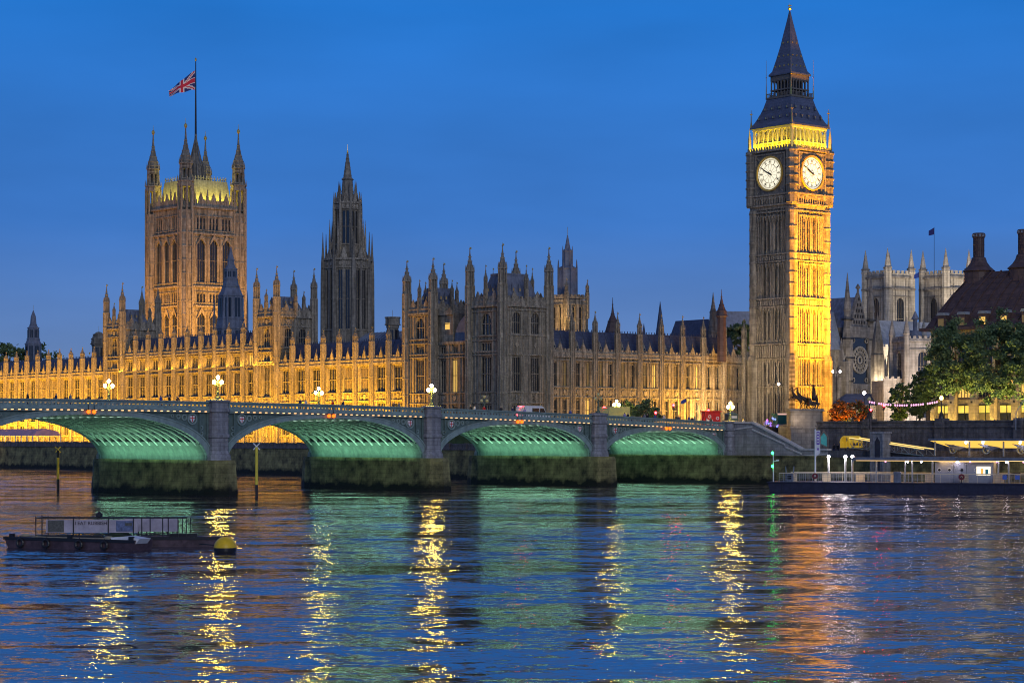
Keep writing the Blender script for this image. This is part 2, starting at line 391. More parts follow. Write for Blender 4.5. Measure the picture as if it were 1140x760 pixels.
# ------------------------------------------------------------------ ranges (long wings)
def wing(label, loc, rot, Lf, depth, z0, zc, zr, nbay, levels, ww, two=False, tops=None, lit=.04, dim=.14, roofm=None, set_=1.6, name="palace_wing"):
    root = thing(name, label, "building", loc, rot)
    bw = Lf/nbay; M = Matrix.Identity(4)
    cols = []
    for i in range(nbay):
        xc = bw*(i+.5)
        cols += [(xc-bw*.215, ww), (xc+bw*.215, ww)] if two else [(xc, ww)]
    k = MB(); k.box(0, Lf, .6, depth, z0, zc-.01)
    face_geo(k, Lf, z0, zc, cols, levels, M)
    k.box(-.02, Lf+.02, -.42, .1, zc-.35, zc+.05, 1); k.box(0, Lf, -.3, .3, zc+.051, zc+.8, 1)
    k.build("wall", [STONE, STONE_CARVED], root)
    k = MB(); cren(k, Lf, zc+.8, M, .75, 1.0, .3)
    for i in range(nbay):                                   # carved gablet in the middle of each bay
        x = bw*(i+.5)
        k.prism([(x-.8, zc+.82), (x+.8, zc+.82), (x+.5, zc+1.9), (x, zc+2.9), (x-.5, zc+1.9)], 1, -.18, .12)
        k.rev(x, -.03, [(.1, zc+2.8), (.02, zc+3.7)], n=4)
    k.build("parapet", STONE_CARVED, root)
    k = MB()
    k.loft([[(0.05, set_, zc+.3), (Lf-.05, set_, zc+.3), (Lf-.05, depth-set_, zc+.3), (.05, depth-set_, zc+.3)],
            [(0.06, set_+2.3, zr), (Lf-.06, set_+2.3, zr), (Lf-.06, depth-set_-2.3, zr), (.06, depth-set_-2.3, zr)]])
    n = int(Lf/.8)
    for i in range(n): x = Lf*(i+.5)/n; k.box(x-.06, x+.06, set_+2.25, set_+2.4, zr, zr+.42)
    for i in range(nbay*2+1):                               # roof ribs
        x = min(Lf-.1, max(.1, Lf*i/(nbay*2)))
        k.loft([[(x-.08, set_-.08, zc+.4), (x+.08, set_-.08, zc+.4), (x+.08, set_, zc+.4), (x-.08, set_, zc+.4)],
                [(x-.08, set_+2.2, zr), (x+.08, set_+2.2, zr), (x+.08, set_+2.3, zr), (x-.08, set_+2.3, zr)]])
    k.build("roof", roofm or SLATE, root)
    k = MB()
    k.box(-.38, .38, -.3, .55, 0, .7); k.box(-.3, .3, -.12, .4, .7, 1.1); k.rev(0, .1, [(.36, 1.1), (0.02, 1.9)], n=4, rot=PI/4)
    k.box(-.16, .16, -.31, -.3, .15, .6, 1)
    dm = k.mesh("dormer", [STONE_CARVED, GLASS])
    for i in range(nbay):
        link("dormer", dm, root, Matrix.Translation((bw*(i+.5), set_+.3, zc+1.6)))
    zt = tops or zr+2.6
    for i in range(nbay+1):
        turret(root, bw*i, -.22, z0, .6, zr-.6, zt, name="pinnacled_buttress")
    face_windows(root, cols, levels, M, lit, dim)
    return root
RS = PA-PI/2           # river front wings: local x runs north, faces the river
lvR = [(8.2, 10.8, 3), (12.0, 15.2, 3), (17.6, 22.9, 3)]
wing("floodlit low south wing of the long river front with slate roof and pinnacles", P(0, 237), RS, 79.5, 14, 5.6, 23.7, 28.6, 13, lvR, 2.9, tops=31.2, name="palace_south_wing")
lvC = lvR + [(24.4, 26.9, 3)]
wing("floodlit taller central wing of the river front between two turreted towers", P(0, 148.8), RS, 61.3, 14, 5.6, 27.9, 32.4, 10, lvC, 2.7, tops=34.8, name="palace_central_wing")
wing("floodlit low north wing of the river front left of the dark corner pavilion", P(0, 79.4), RS, 48.1, 14, 5.6, 23.7, 28.8, 8, lvR, 2.9, tops=31.6, name="palace_north_wing")
lvN = [(11.0, 15.6, 2), (18.2, 23.2, 2)]
wing("warm stone range with tall paired windows between corner pavilion and clock tower", P(12.45, .3), PA, 57.9, 13, 5.6, 24.4, 29.8, 9, lvN, 1.25, two=True, tops=34.0, lit=.03, name="palace_front_range")

# ------------------------------------------------------------------ pavilion towers
def pavilion(name, label, loc, W, D, z0, zc, zroof, ztur, levelsN, levelsE, colsN, colsE, rt=.95, inner=True):
    root = thing(name, label, "tower", loc, PA)
    # local x west 0..W, y south 0..D ; faces north (-y) and east (-x), plus the two others
    k = MB(); k.box(.6, W-.6, .6, D-.6, z0, zc)
    faces = [(0, W, D/2, colsN, levelsN), (3, D, W/2, colsE, levelsE), (2, W, D/2, colsN, levelsN), (1, D, W/2, colsE, levelsE)]
    Ms = []
    for kk, Lf, a, cols, lv in faces:
        M = face_M(kk, 4, a, Lf, 0, W/2, D/2); Ms.append((M, Lf, cols, lv))
        face_geo(k, Lf, z0, zc, cols, lv, M)
    for M, Lf, cols, lv in Ms:
        k.M = M; k.box(0, Lf, -.45, .1, zc-.3, zc+.12, 1); k.box(0.3, Lf-.3, -.28, .3, zc+.121, zc+1.0, 1); k.M = None
    k.build("wall", [STONE, STONE_CARVED], root)
    k = MB()
    for M, Lf, cols, lv in Ms:
        cren(k, Lf, zc+1.0, M, .9, 1.1, .3); k.M = M
        n = max(1, round(Lf/5))
        for i in range(n):
            x = Lf*(i+.5)/n
            k.prism([(x-.9, zc+1), (x+.9, zc+1), (x+.6, zc+2), (x, zc+3), (x-.6, zc+2)], 1, -.16, .12)
        k.M = None
    k.build("parapet", STONE_CARVED, root)
    k = MB(); k.hipped(1.2, W-1.2, 1.2, D-1.2, zc+.15, zroof, 1.8, 1.8)
    for x0, x1, y0, y1 in ((3, W-3, 2.95, 3.0), (3, W-3, D-3, D-2.95), (2.95, 3, 3, D-3), (W-3, W-2.95, 3, D-3)):
        k.box(x0, x1, y0, y1, zroof, zroof+.5)
    k.build("roof", LEAD, root)
    k = MB(); k.box(-.32, .32, -.3, .9, 0, .9); k.rev(0, .1, [(.42, .9), (.03, 1.8)], n=4, rot=PI/4); k.box(-.17, .17, -.31, -.3, .15, .75, 1)
    dm = k.mesh("dormer", [LEAD, GLASS_DIM])
    for M, Lf, cols, lv in Ms[:2]:
        for q in (.36, .5, .64): link("dormer", dm, root, M @ Matrix.Translation((Lf*q, 2.1, zc+2.9)))
    for x, y in ((0, 0), (W, 0), (0, D), (W, D)):
        turret(root, x, y, z0, rt, zc+4.2, ztur)
    for x, y in ((W/2, -.1), (W/2, D), (-.1, D/2), (W, D/2)):
        turret(root, x, y, zc, .42, zc+3.2, zroof+2.2, name="pinnacle")
    for M, Lf, cols, lv in Ms: face_windows(root, cols, lv, M, .01, .05)
    return root
lvP = [(10.4, 14.3, 4), (17.0, 24.0, 4), (28.6, 33.0, 4, True)]
lvPe = [(10.4, 14.3, 4), (17.0, 24.0, 4), (25.2, 26.9, 4), (28.4, 32.8, 3, True)]
pavilion("corner_pavilion", "tall unlit pavilion tower at the palace corner with two arched windows facing the bridge", P(0, 0), 12.4, 10.3, 5.6, 34.2, 40.4, 46.6, lvP, lvPe, [(3.7, 2.2), (8.7, 2.2)], [(5.15, 3.2)])
pavilion("river_pavilion", "unlit pavilion tower at the left end of the dark block beside the floodlit wing", P(0, 22.4), 10, 8.9, 5.6, 33.6, 38.6, 45.2, lvPe, lvPe, [(5, 3.0)], [(4.45, 2.8)])
pavilion("north_river_tower", "turreted river tower right of the taller floodlit central wing", P(-.4, 79.5), 10.4, 8.2, 5.6, 35.4, 39.6, 47.0, lvPe, lvPe, [(3.2, 2.0), (7.2, 2.0)], [(4.1, 2.6)], rt=.8)
pavilion("south_river_tower", "turreted river tower left of the taller floodlit central wing", P(-.4, 148.9), 10.4, 8, 5.6, 35.2, 39.8, 47.0, lvPe, lvPe, [(3.2, 2.0), (7.2, 2.0)], [(4.0, 2.6)], rt=.8)
# the link between the two pavilions
root = thing("pavilion_link", "recessed unlit wall between the two pavilion towers with a curved slate roof", "building", P(.9, 22.3), RS)
k = MB(); Ll = 11.9; k.box(0, Ll, .6, 11, 5.6, 26.9)
cols = [(2.2, 1.9), (6, 1.9), (9.7, 1.9)]
face_geo(k, Ll, 5.6, 27, cols, [(10.4, 14.3, 3), (17.0, 23.8, 3), (25.1, 26.6, 3)], Matrix.Identity(4))
k.box(0, 5.0, .3, 10, 27, 33.4); k.box(0, 5.0, -.1, .3, 33.0, 33.5, 1); k.box(0, Ll, -.35, .1, 27, 27.4, 1)
cren(k, 5.0, 33.5, Matrix.Identity(4)); k.build("wall", [STONE, STONE_CARVED], root)
k = MB(); k.prism([(5.05, 27.42)] + [(11.88-6.6*math.cos(a*PI/16), 27.42+6*math.sin(a*PI/16)) for a in range(0, 9)] + [(11.88, 27.42)], 1, .5, 9)
k.build("roof", LEAD, root)
link("window", win_mesh(1.5, 1.4, 1, 0, GLASS_LIT), root, Matrix.Translation((3.2, -.18, 30.0)))
face_windows(root, cols, [(10.4, 14.3, 3), (17.0, 23.8, 3), (25.1, 26.6, 3)], Matrix.Identity(4), .02, .06)

# ------------------------------------------------------------------ clock tower
def numerals(k, r, zc, y):
    pass
BX, BY = 77.0, -7.5
ct = thing("clock_tower", "tall gothic clock tower lit gold on one side with two glowing dials", "tower", P(BX, BY, 0), PA)
S = 11.9
bands = [18.7, 24.8, 28.0, 36.2, 38.0, 46.1, 47.7, 57.0]
k = MB(); h = S/2
k.box(-h+.6, h-.6, -h+.6, h-.6, 8.9, 57.6)
slits = [(4.0, .46), (5.15, .46), (7.2, .46), (8.35, .46)]
lvB = [(11.3, 17.2, 1), (19.4, 24.0, 1), (29.0, 35.4, 1), (38.9, 45.3, 1), (48.6, 55.6, 1)]
for q in range(4):
    M = face_M(q, 4, h, S); face_geo(k, S, 8.9, 57.6, slits, lvB, M, rib=.62, courses=False, panel=False, proud=.2)
    k.M = M
    for zb in bands: k.box(-.05, S+.05, -.42, .1, zb-.16, zb+.16, 1)
    for z0_, z1_ in ((24.95, 27.85), (36.35, 37.85), (46.25, 47.55)):      # carved panel bands
        n = 16
        for i in range(n):
            x = 1.6+(S-3.2)*(i+.5)/n; k.box(x-.2, x+.2, -.30, 0, z0_+.2, z1_-.2, 1)
    for zt_ in (56.2, 45.7, 36.0):
        for i in range(9):
            x = 1.9+(S-3.8)*(i+.5)/9; k.prism([(x-.45, zt_-1.4), (x-.3, zt_-.5), (x, zt_), (x+.3, zt_-.5), (x+.45, zt_-1.4), (x+.45, zt_), (x-.45, zt_)], 1, -.34, 0, 1)
    k.M = None
for sx in (-1, 1):
    for sy in (-1, 1):
        k.rev(sx*(h-.5), sy*(h-.5), [(1.25, 8.9), (1.25, 57.6)], m=0)
        k.rev(sx*(h-.4), sy*(h-.4), [(1.6, 8.9), (1.6, 24.4), (1.26, 25.6)], m=0)
        for zb in bands+[13, 21.5, 31, 33.5, 41, 43.5, 50.5, 53.5]: k.rev(sx*(h-.5), sy*(h-.5), [(1.38, zb-.13), (1.38, zb+.13)], m=1)
k.build("shaft", [STONE, STONE_CARVED], ct)
for q in range(4): face_windows(ct, slits, lvB, face_M(q, 4, h, S), 0, .1, glass=GLASS)
# bracketed gallery and clock stage
k = MB()
for r_, a, b in ((h+.25, 57.6, 58.3), (h+.75, 58.3, 58.7)): k.box(-r_, r_, -r_, r_, a, b, 1)
c = 6.35
k.box(-c, c, -c, c, 58.701, 70.2, 0)
for q in range(4):
    k.M = face_M(q, 4, c, 2*c)
    for i in range(13):
        x = 1.5+(2*c-3)*(i+.5)/13
        k.box(x-.14, x+.14, -.3, 0, 58.8, 60.2, 1); k.prism([(x-.4, 60.2), (x-.15, 59.6), (x+.15, 59.6), (x+.4, 60.2), (x+.4, 60.4), (x-.4, 60.4)], 1, -.28, 0, 1)
    k.box(-.2, 2*c+.2, -.5, .1, 60.5, 60.9, 1)
    k.box(1.9, 2.25, -.22, 0, 60.9, 69.8, 1); k.box(2*c-2.25, 2*c-1.9, -.22, 0, 60.9, 69.8, 1)
    k.box(1.9, 2*c-1.9, -.25, 0, 69.5, 69.85, 1)
    k.box(-.35, 2*c+.35, -.65, .1, 70.2, 70.65, 1)
    for i in range(16): x = 2*c*(i+.5)/16; k.box(x-.22, x+.22, -.6, -.3, 70.65, 71.3, 1)
    for sx in (-1, 1):                                     # carved spandrels at the corners of each dial
        for sz in (-1, 1):
            for j in range(3): k.box(c+sx*(3.75-j*.33)-.09, c+sx*(3.75-j*.33)+.09, -.15, 0, 65.4+sz*(3.75-(.0+j)*.3)-.5, 65.4+sz*(3.75-j*.3), 1)
    k.M = None
for sx in (-1, 1):
    for sy in (-1, 1):
        k.rev(sx*(c-.45), sy*(c-.45), [(1.3, 58.7), (1.3, 70.2)], m=0)
        for zb in (60.7, 62.6, 64.5, 66.4, 68.3, 70.1): k.rev(sx*(c-.45), sy*(c-.45), [(1.48, zb-.13), (1.48, zb+.13)], m=1)
k.build("clock_stage", [STONE_DARK, STONE_CARVED], ct)
DIALF = mat("dark_iron_tracery", (.09, .075, .05), .5, .2, 2)
GOLD_RING = mat("gilt_dial_ring", (.70, .42, .08), .4, .1, 3, metal=.3)
def disc(k, r0, r1, y, m, n=48, th=.03):
    for i in range(n):
        a, b = 2*PI*i/n, 2*PI*(i+1)/n
        k.prism([(r0*math.sin(b), r0*math.cos(b)), (r0*math.sin(a), r0*math.cos(a)), (r1*math.sin(a), r1*math.cos(a)), (r1*math.sin(b), r1*math.cos(b))], 1, y-th, y, m)
def bar(k, ang, r0, r1, w0, w1, y, m, th=.04):
    s_, c_ = math.sin(ang), math.cos(ang)
    k.prism([(s_*r0-c_*w0, c_*r0+s_*w0), (s_*r0+c_*w0, c_*r0-s_*w0), (s_*r1+c_*w1, c_*r1-s_*w1), (s_*r1-c_*w1, c_*r1+s_*w1)], 1, y-th, y, m)
def text_mesh(s_, size, ext=.01, align='CENTER'):
    cu = bpy.data.curves.new("lettering", 'FONT'); cu.body = s_; cu.size = size; cu.extrude = ext; cu.align_x = align; cu.align_y = 'CENTER'
    o = bpy.data.objects.new("lettering", cu); C.objects.link(o)
    dg = bpy.context.evaluated_depsgraph_get(); me = bpy.data.meshes.new_from_object(o.evaluated_get(dg))
    bpy.data.objects.remove(o); bpy.data.curves.remove(cu); return me
k = MB(); k.rev(0, 0, [(3.5, -.06), (3.5, 0)], n=64)
for i, v_ in enumerate(k.v): k.v[i] = (v_[0], v_[2], v_[1])
dial_m = k.mesh("dial_glass", [E_DIAL]); dial_m.flip_normals()
k = MB(); disc(k, 3.5, 3.82, -.14, 0, th=.3); ring_m = k.mesh("dial_ring", [GOLD_RING])
k = MB(); disc(k, 3.42, 3.5, -.07, 0); disc(k, 2.98, 3.06, -.07, 0); disc(k, 2.02, 2.10, -.07, 0); disc(k, .55, .62, -.07, 0)
for i in range(12):
    bar(k, i*PI/6, 2.1, 2.98, .055, .075, -.08, 0)
    bar(k, i*PI/6+PI/12, .6, 2.02, .015, .02, -.07, 0)
for i in range(60): bar(k, i*PI/30, 3.06, 3.42, .022, .022, -.07, 0)
trac_m = k.mesh("dial_tracery", [DIALF])
k = MB(); ah = (9+50/60)/12*2*PI; am = 50/60*2*PI
bar(k, am, -.7, 3.15, .13, .05, -.28, 0); bar(k, ah, -.4, 1.95, .24, .06, -.2, 0)
hand_m = k.mesh("clock_hands", [BLACK])
ROM = "XII I II III IIII V VI VII VIII IX X XI".split()
for q in (0, 1, 2, 3):
    M = face_M(q, 4, c, 2*c) @ Matrix.Translation((c, 0, 65.4)) @ Matrix.Scale(1.01, 4)
    M = M @ Matrix.Translation((0, -.02, 0))
    dz = link("clock_dial", dial_m, ct, M)
    link("dial_ring", ring_m, dz); link("dial_tracery", trac_m, dz); link("clock_hands", hand_m, dz)
    for i, t_ in enumerate(ROM):
        if q == 0: WIN[t_] = text_mesh(t_, .72, .01); WIN[t_].materials.append(BLACK)
        o = link("numeral", WIN[t_], dz, Matrix.Rotation(i*PI/6, 4, 'Y') @ Matrix.Translation((0, -.1, 2.54)) @ Matrix.Rotation(PI/2, 4, 'X'))
        o["kind"] = "thing"
# belfry
k = MB(); b_ = 5.55; k.box(-b_+.5, b_-.5, -b_+.5, b_-.5, 70.2, 75.5, 0)
for q in range(4):
    k.M = face_M(q, 4, b_, 2*b_)
    n = 8
    for i in range(n+1):
        x = 2*b_*i/n; k.box(x-.16, x+.16, -.12, .5, 70.65, 75.3, 0)
    for i in range(n):
        x = 2*b_*(i+.5)/n; arch_fill(k, x, 2*b_/n-.3, 73.6, 75.2, .0, .3, 0, 3)
        k.box(x-.05, x+.05, .1, .3, 70.65, 74.4, 0)
    k.box(-.2, 2*b_+.2, -.3, .5, 75.2, 75.7, 0)
    k.box(0, 2*b_, -.1, .4, 72.2, 72.4, 0)
    k.M = None
k.build("belfry", [mat("pale_belfry_stone", (.50, .44, .24), .8, .2, 2)], ct)
k = MB()
ro = [(6.25, 75.7), (6.2, 76.1), (5.55, 77.0), (4.75, 78.6), (4.1, 80.4), (3.6, 82.3)]
q2 = math.sqrt(2)
k.rev(0, 0, [(r*q2, z) for r, z in ro], n=4, rot=PI/4, m=0)
k.build("lower_roof", IRONROOF, ct)
k = MB(); k.box(-.2, .2, -.45, .3, 0, .55); k.rev(0, -.1, [(.34, .55), (.02, 1.15)], n=4, rot=PI/4); k.box(-.1, .1, -.46, -.45, .08, .45, 1)
dm = k.mesh("roof_dormer", [IRONROOF, GILT])
for q in range(4):
    for (zz_, rr, n) in ((77.6, 5.22, 5), (79.7, 4.33, 4)):
        for i in range(n):
            x = rr*2*(i+.5)/n; link("roof_dormer", dm, ct, face_M(q, 4, rr, 2*rr, zz_) @ Matrix.Translation((x, 0.05, 0)))
k = MB(); lr = 2.9
k.box(-3.75, 3.75, -3.75, 3.75, 82.3, 82.7)
k.box(-lr+.9, lr-.9, -lr+.9, lr-.9, 82.7, 87.4, 1)
for q in range(4):
    k.M = face_M(q, 4, lr, 2*lr)
    for i in range(7): x = 2*lr*i/6; k.box(x-.12, x+.12, 0, .25, 82.7, 87.0)
    k.box(-.1, 2*lr+.1, -.1, .35, 84.1, 84.4); k.box(-.1, 2*lr+.1, -.1, .35, 86.3, 87.4)
    for i in range(6): x = 2*lr*(i+.5)/6; arch_fill(k, x, 2*lr/6-.24, 85.5, 86.3, .02, .2, 0, 3)
    k.M = face_M(q, 4, 3.7, 7.4)
    k.box(0, 7.4, 0, .08, 83.45, 83.55)
    for i in range(19): x = 7.4*(i+.5)/19; k.box(x-.05, x+.05, 0, .08, 82.7, 83.45)
    k.M = None
k.build("lantern", [mat("gilded_iron_lantern", (.13, .115, .10), .5, .3, 3), BLACK], ct)
k = MB()
k.rev(0, 0, [(r*q2, z) for r, z in ((3.3, 87.4), (3.3, 87.75), (2.75, 88.5), (2.1, 91.2), (1.45, 94.2), (.98, 96.9), (.5, 99.5), (.22, 101.2), (.1, 101.9))], n=4, rot=PI/4)
k.build("spire", IRONROOF, ct)
k = MB()
for q in range(4):
    for zz_, rr, n in ((89.3, 2.55, 4), (91.6, 2.02, 3), (94.6, 1.38, 2)):
        for i in range(n):
            k.M = face_M(q, 4, rr, 2*rr, zz_); x = 2*rr*(i+.5)/n; k.box(x-.1, x+.1, -.12, .2, 0, .35)
k.M = None; k.build("spire_lights", GILT, ct)
for sx in (-1, 1):
    for sy in (-1, 1):
        k = MB(); x, y = sx*6.0, sy*6.0
        k.rev(x, y, [(.3, 75.9), (.12, 77.4), (.05, 80.0)], n=4); k.box(x-.35, x+.35, y-.05, y+.05, 79.0, 79.2); k.box(x-.05, x+.05, y-.35, y+.35, 79.0, 79.2); k.build("cross_finial", GILT, ct)
        k = MB(); x, y = sx*3.65, sy*3.65; k.rev(x, y, [(.14, 82.7), (.06, 86), (.03, 91)], n=4); k.rev(x, y, [(.02, 87), (.15, 87.2), (.02, 87.4)], n=6); k.build("slim_finial", GILT, ct)
        k = MB(); x, y = sx*6.25, sy*6.25; k.rev(x, y, [(.42, 70.6), (.36, 73.4), (.1, 75.2), (.02, 76)], n=8); k.build("pinnacle", GILT, ct)
k = MB(); k.rev(0, 0, [(.12, 101.6), (.1, 102.0), (.42, 102.3), (.42, 102.5), (.08, 102.8), (.03, 103.6)], n=8)
k.box(-.5, .5, -.05, .05, 103.0, 103.15); k.box(-.05, .05, -.5, .5, 103.0, 103.15)
k.build("top_finial", GILT, ct)

# ------------------------------------------------------------------ great square tower
V0 = 22.9; hv = V0/2
vt = thing("great_square_tower", "massive square gothic tower with four crowned turrets and a flagpole", "tower", P(91, 260.5), PA); vt.scale = (.935, .935, 1)
k = MB(); k.box(-hv+.8, hv-.8, -hv+.8, hv-.8, 8.9, 80.4)
cv = [(6.4, 2.9), (hv, 2.9), (V0-6.4, 2.9)]; cs = [(x+d, .75) for x in (6.4, hv, V0-6.4) for d in (-1.3, 0, 1.3)]
lb = [(38.6, 47.0, 3, True), (56.8, 70.4, 2, True)]; ls = [(50.4, 53.2, 1), (73.4, 77.4, 1)]
for q in range(4):
    M = face_M(q, 4, hv, V0)
    face_geo(k, V0, 8.9, 49.0, cv, [lb[0]], M, rib=1.5, dep=.8); face_geo(k, V0, 49.0, 55.4, cs, [ls[0]], M, dep=.8, rib=1.2, panel=False)
    face_geo(k, V0, 55.4, 72.0, cv, [lb[1]], M, rib=1.5, dep=.8); face_geo(k, V0, 72.0, 80.4, cs, [ls[1]], M, dep=.8, rib=1.2, panel=False)
    k.M = M
    for z in (36, 49, 55.2, 72, 80.4): k.box(0, V0, -.6, .1, z-.3, z+.3, 1)
    for x, w_ in cv:                                            # ogee hoods over the great windows
        for zt_ in (70.4, 47.0):
            k.prism([(x-1.9, zt_-1.8), (x-1.2, zt_-.2), (x, zt_+1.6), (x+1.2, zt_-.2), (x+1.9, zt_-1.8), (x+1.45, zt_-1.6), (x, zt_+.1), (x-1.45, zt_-1.6)], 1, -.45, 0, 1)
            k.rev(x, -.3, [(.28, zt_+1.4), (.05, zt_+3)], n=4, m=1)
    k.M = None
k.build("wall", [STONE, STONE_CARVED], vt)
for q in range(4):
    M = face_M(q, 4, hv, V0); face_windows(vt, cv, lb, M, 0, .1, nl=3, glass=GLASS if q != 5 else None); face_windows(vt, cs, ls, M, 0, .1, glass=GLASS)
k = MB()
for q in range(4):
    M = face_M(q, 4, hv, V0); cren(k, V0, 80.7, M, 2.2, 1.7, .45); k.M = M
    for x, w_ in cv:
        k.prism([(x-1.3, 80.7), (x+1.3, 80.7), (x+.9, 83), (x, 85.2), (x-.9, 83)], 1, -.2, .3)
        for d in (-2.4, 2.4): k.rev(x+d, 0, [(.35, 80.7), (.3, 84), (.03, 86.5)], n=4)
    k.M = None
k.build("parapet", STONE_CARVED, vt)
k = MB(); k.hipped(-hv+2.4, hv-2.4, -hv+2.4, hv-2.4, 80.5, 89.6, 1.3, 1.3)
for q in range(4):
    k.M = face_M(q, 4, hv-3.7, V0-7.4)
    n = 14
    for i in range(n): x = (V0-7.4)*(i+.5)/n; k.box(x-.12, x+.12, 0, .1, 89.6, 91.0)
    k.box(0, V0-7.4, 0, .1, 90.2, 90.35); k.M = None
k.build('roof', [mat('tower_roof_lead', (.30, .30, .24), .6, .25, 1.5, streak=.3)], vt)
k = MB(); k.box(-1.8, 1.8, -1.8, 1.8, 89.61, 95.5)
for a in range(8):
    an = a*PI/4+PI/8; k.tube((3.4*math.cos(an), 3.4*math.sin(an), 90.62), (0, 0, 105), .22, .12); k.rev(3.4*math.cos(an), 3.4*math.sin(an), [(.25, 90.6), (.2, 94), (.03, 96.5)], n=4)
k.rev(0, 0, [(1.7, 95.5), (1.5, 96.5), (.6, 101), (.3, 106.5)], m=0)
k.build("flagpole_stand", [STONE_DARK], vt)
def vturret():
    k = MB()
    k.rev(0, 0, [(2.55, 0), (2.55, 74)], m=0)
    for z in list(np.arange(3, 74, 4.6)): k.rev(0, 0, [(2.75, z-.2), (2.75, z+.2)], m=1)
    for a in range(8):
        an = PI/8+a*PI/4; k.rev(2.6*math.cos(an), 2.6*math.sin(an), [(.3, .2), (.3, 84)], n=4, m=1)
    # two open stages
    for z0_, z1_, r in ((74, 84.6, 2.3), (84.8, 90.6, 1.75)):
        k.rev(0, 0, [(r+.35, z0_), (r+.35, z0_+1.1)], m=0); k.rev(0, 0, [(r+.35, z1_-1.6), (r+.35, z1_)], m=0)
        for a in range(8):
            an = PI/8+a*PI/4; k.rev(r*math.cos(an), r*math.sin(an), [(.42, z0_+1.1), (.42, z1_-1.6)], n=6, m=0)
        k.rev(0, 0, [(r+.6, z1_), (r+.6, z1_+.35)], m=1)
        for a in range(8):
            an = PI/8+a*PI/4; k.rev((r+.4)*math.cos(an), (r+.4)*math.sin(an), [(.26, z1_+.3), (.03, z1_+2.4)], n=4, m=1)
    k.rev(0, 0, [(1.75, 90.9), (2.0, 91.8), (1.75, 93.2), (1.2, 95), (.75, 96.8), (.4, 99), (.24, 101.5), (.17, 103)], m=2)
    for z, r in ((91.8, 2.12), (93.3, 1.9), (95, 1.35), (96.8, .9), (98.6, .6)): k.rev(0, 0, [(r, z-.12), (r, z+.12)], m=1)
    k.rev(0, 0, [(.2, 102.6), (.55, 103.3), (.55, 103.8), (.1, 104.4), (.04, 106)], n=8, m=3)
    return k.mesh("corner_turret", [STONE, STONE_CARVED, STONE_DARK, GILT])
vm_ = vturret()
for sx in (-1, 1):
    for sy in (-1, 1): link("corner_turret", vm_, vt, Matrix.Translation((sx*(hv-.9), sy*(hv-.9), 8.9)) @ Matrix.Diagonal((1, 1, .937, 1)))
k = MB(); k.rev(0, 0, [(.38, 104), (.16, 128.6)], n=8); k.rev(0, 0, [(.05, 128.6), (.35, 129), (.35, 129.4), (.05, 129.9)], n=8, m=1); k.build("flagpole", [BLACK, GILT], vt)
# the flag hanging off the pole (a thing that hangs: top level)
FR, FW, FB = mat("flag_red", (.50, .03, .06), .8, 0), mat("flag_white", (.62, .60, .64), .8, 0), mat("flag_blue", (.02, .03, .16), .8, 0)
def flag_mesh(n=44, m_=26):
    k = MB(); Wf, Hf = 9.0, 6.2
    def pos(i, j):
        a = i/n; b = j/m_-.5
        x = -Wf*a*.93; droop = -4.3*a**1.15; hh = Hf*(1-.72*a)
        return (x, .55*math.sin(a*9+b*2)*a, droop+b*hh+ .12*math.sin(a*12))
    vs = [pos(i, j) for i in range(n+1) for j in range(m_+1)]; k.v = vs
    for i in range(n):
        for j in range(m_):
            X = ((i+.5)/n-.5)*60; Y = ((j+.5)/m_-.5)*30
            d1 = abs(Y-X*.5)/1.118; d2 = abs(Y+X*.5)/1.118
            m = 2
            if d1 < 3 or d2 < 3: m = 1
            if d1 < 1.1 or d2 < 1.1: m = 0
            if abs(X) < 5 or abs(Y) < 5: m = 1
            if abs(X) < 3 or abs(Y) < 3: m = 0
            a = i*(m_+1)+j; k.f.append((a, a+1, a+m_+2, a+m_+1)); k.m.append(m)
    return k.mesh("flag", [FR, FW, FB], True)
fl = link("union_flag", flag_mesh()); fx, fy, _ = P(91, 260.5); fl.location = (fx-.25, fy, 122.6)
tag(fl, "red white and blue flag drooping from the pole on the great square tower", "flag")

# ------------------------------------------------------------------ central octagonal tower with spire
cx_, cy_ = 62, 137.7
co = thing("octagonal_spire_tower", "dark octagonal tower with tall pointed spire rising behind the river front", "tower", P(cx_, cy_), PA)
def octo(k, a, z0, z1, lv, frac, m=0, rib=1.2):
    Lf = 2*a*math.tan(PI/8); cols = [(Lf*.31, Lf*frac), (Lf*.69, Lf*frac)]
    k.rev(0, 0, [((a-.6)/math.cos(PI/8), z0), ((a-.6)/math.cos(PI/8), z1)])
    for q in range(8): face_geo(k, Lf, z0, z1, cols, lv, face_M(q, 8, a, Lf), rib=rib)
    return Lf, cols
k = MB(); lvO = [(36.5, 52.5, 2)]
Lf, cols = octo(k, 6.1, 14, 55.2, lvO, .22)
L2, cols2 = octo(k, 3.4, 55.2, 70.5, [(59.5, 68.5, 1)], .26)
cren(k, 1, 55.3, Matrix.Translation((0, -20, -60)), 1)
for a in range(8):
    an = PI/8+a*PI/4; co_, si = math.cos(an), math.sin(an)
    k.rev(6.8*co_, 6.8*si, [(.75, 14), (.62, 50), (.5, 54.5), (.3, 57), (.06, 62.5)], m=0)
    k.tube((6.2*co_, 6.2*si, 54), (3.7*co_, 3.7*si, 61), .4, .3, m=1)
    k.rev(3.75*co_, 3.75*si, [(.42, 55), (.38, 69), (.3, 70.5), (.04, 73.5)], m=1)
    k.rev(4.9*co_, 4.9*si, [(.35, 55), (.3, 61), (.04, 66)], m=1)
    for i in range(3): pass
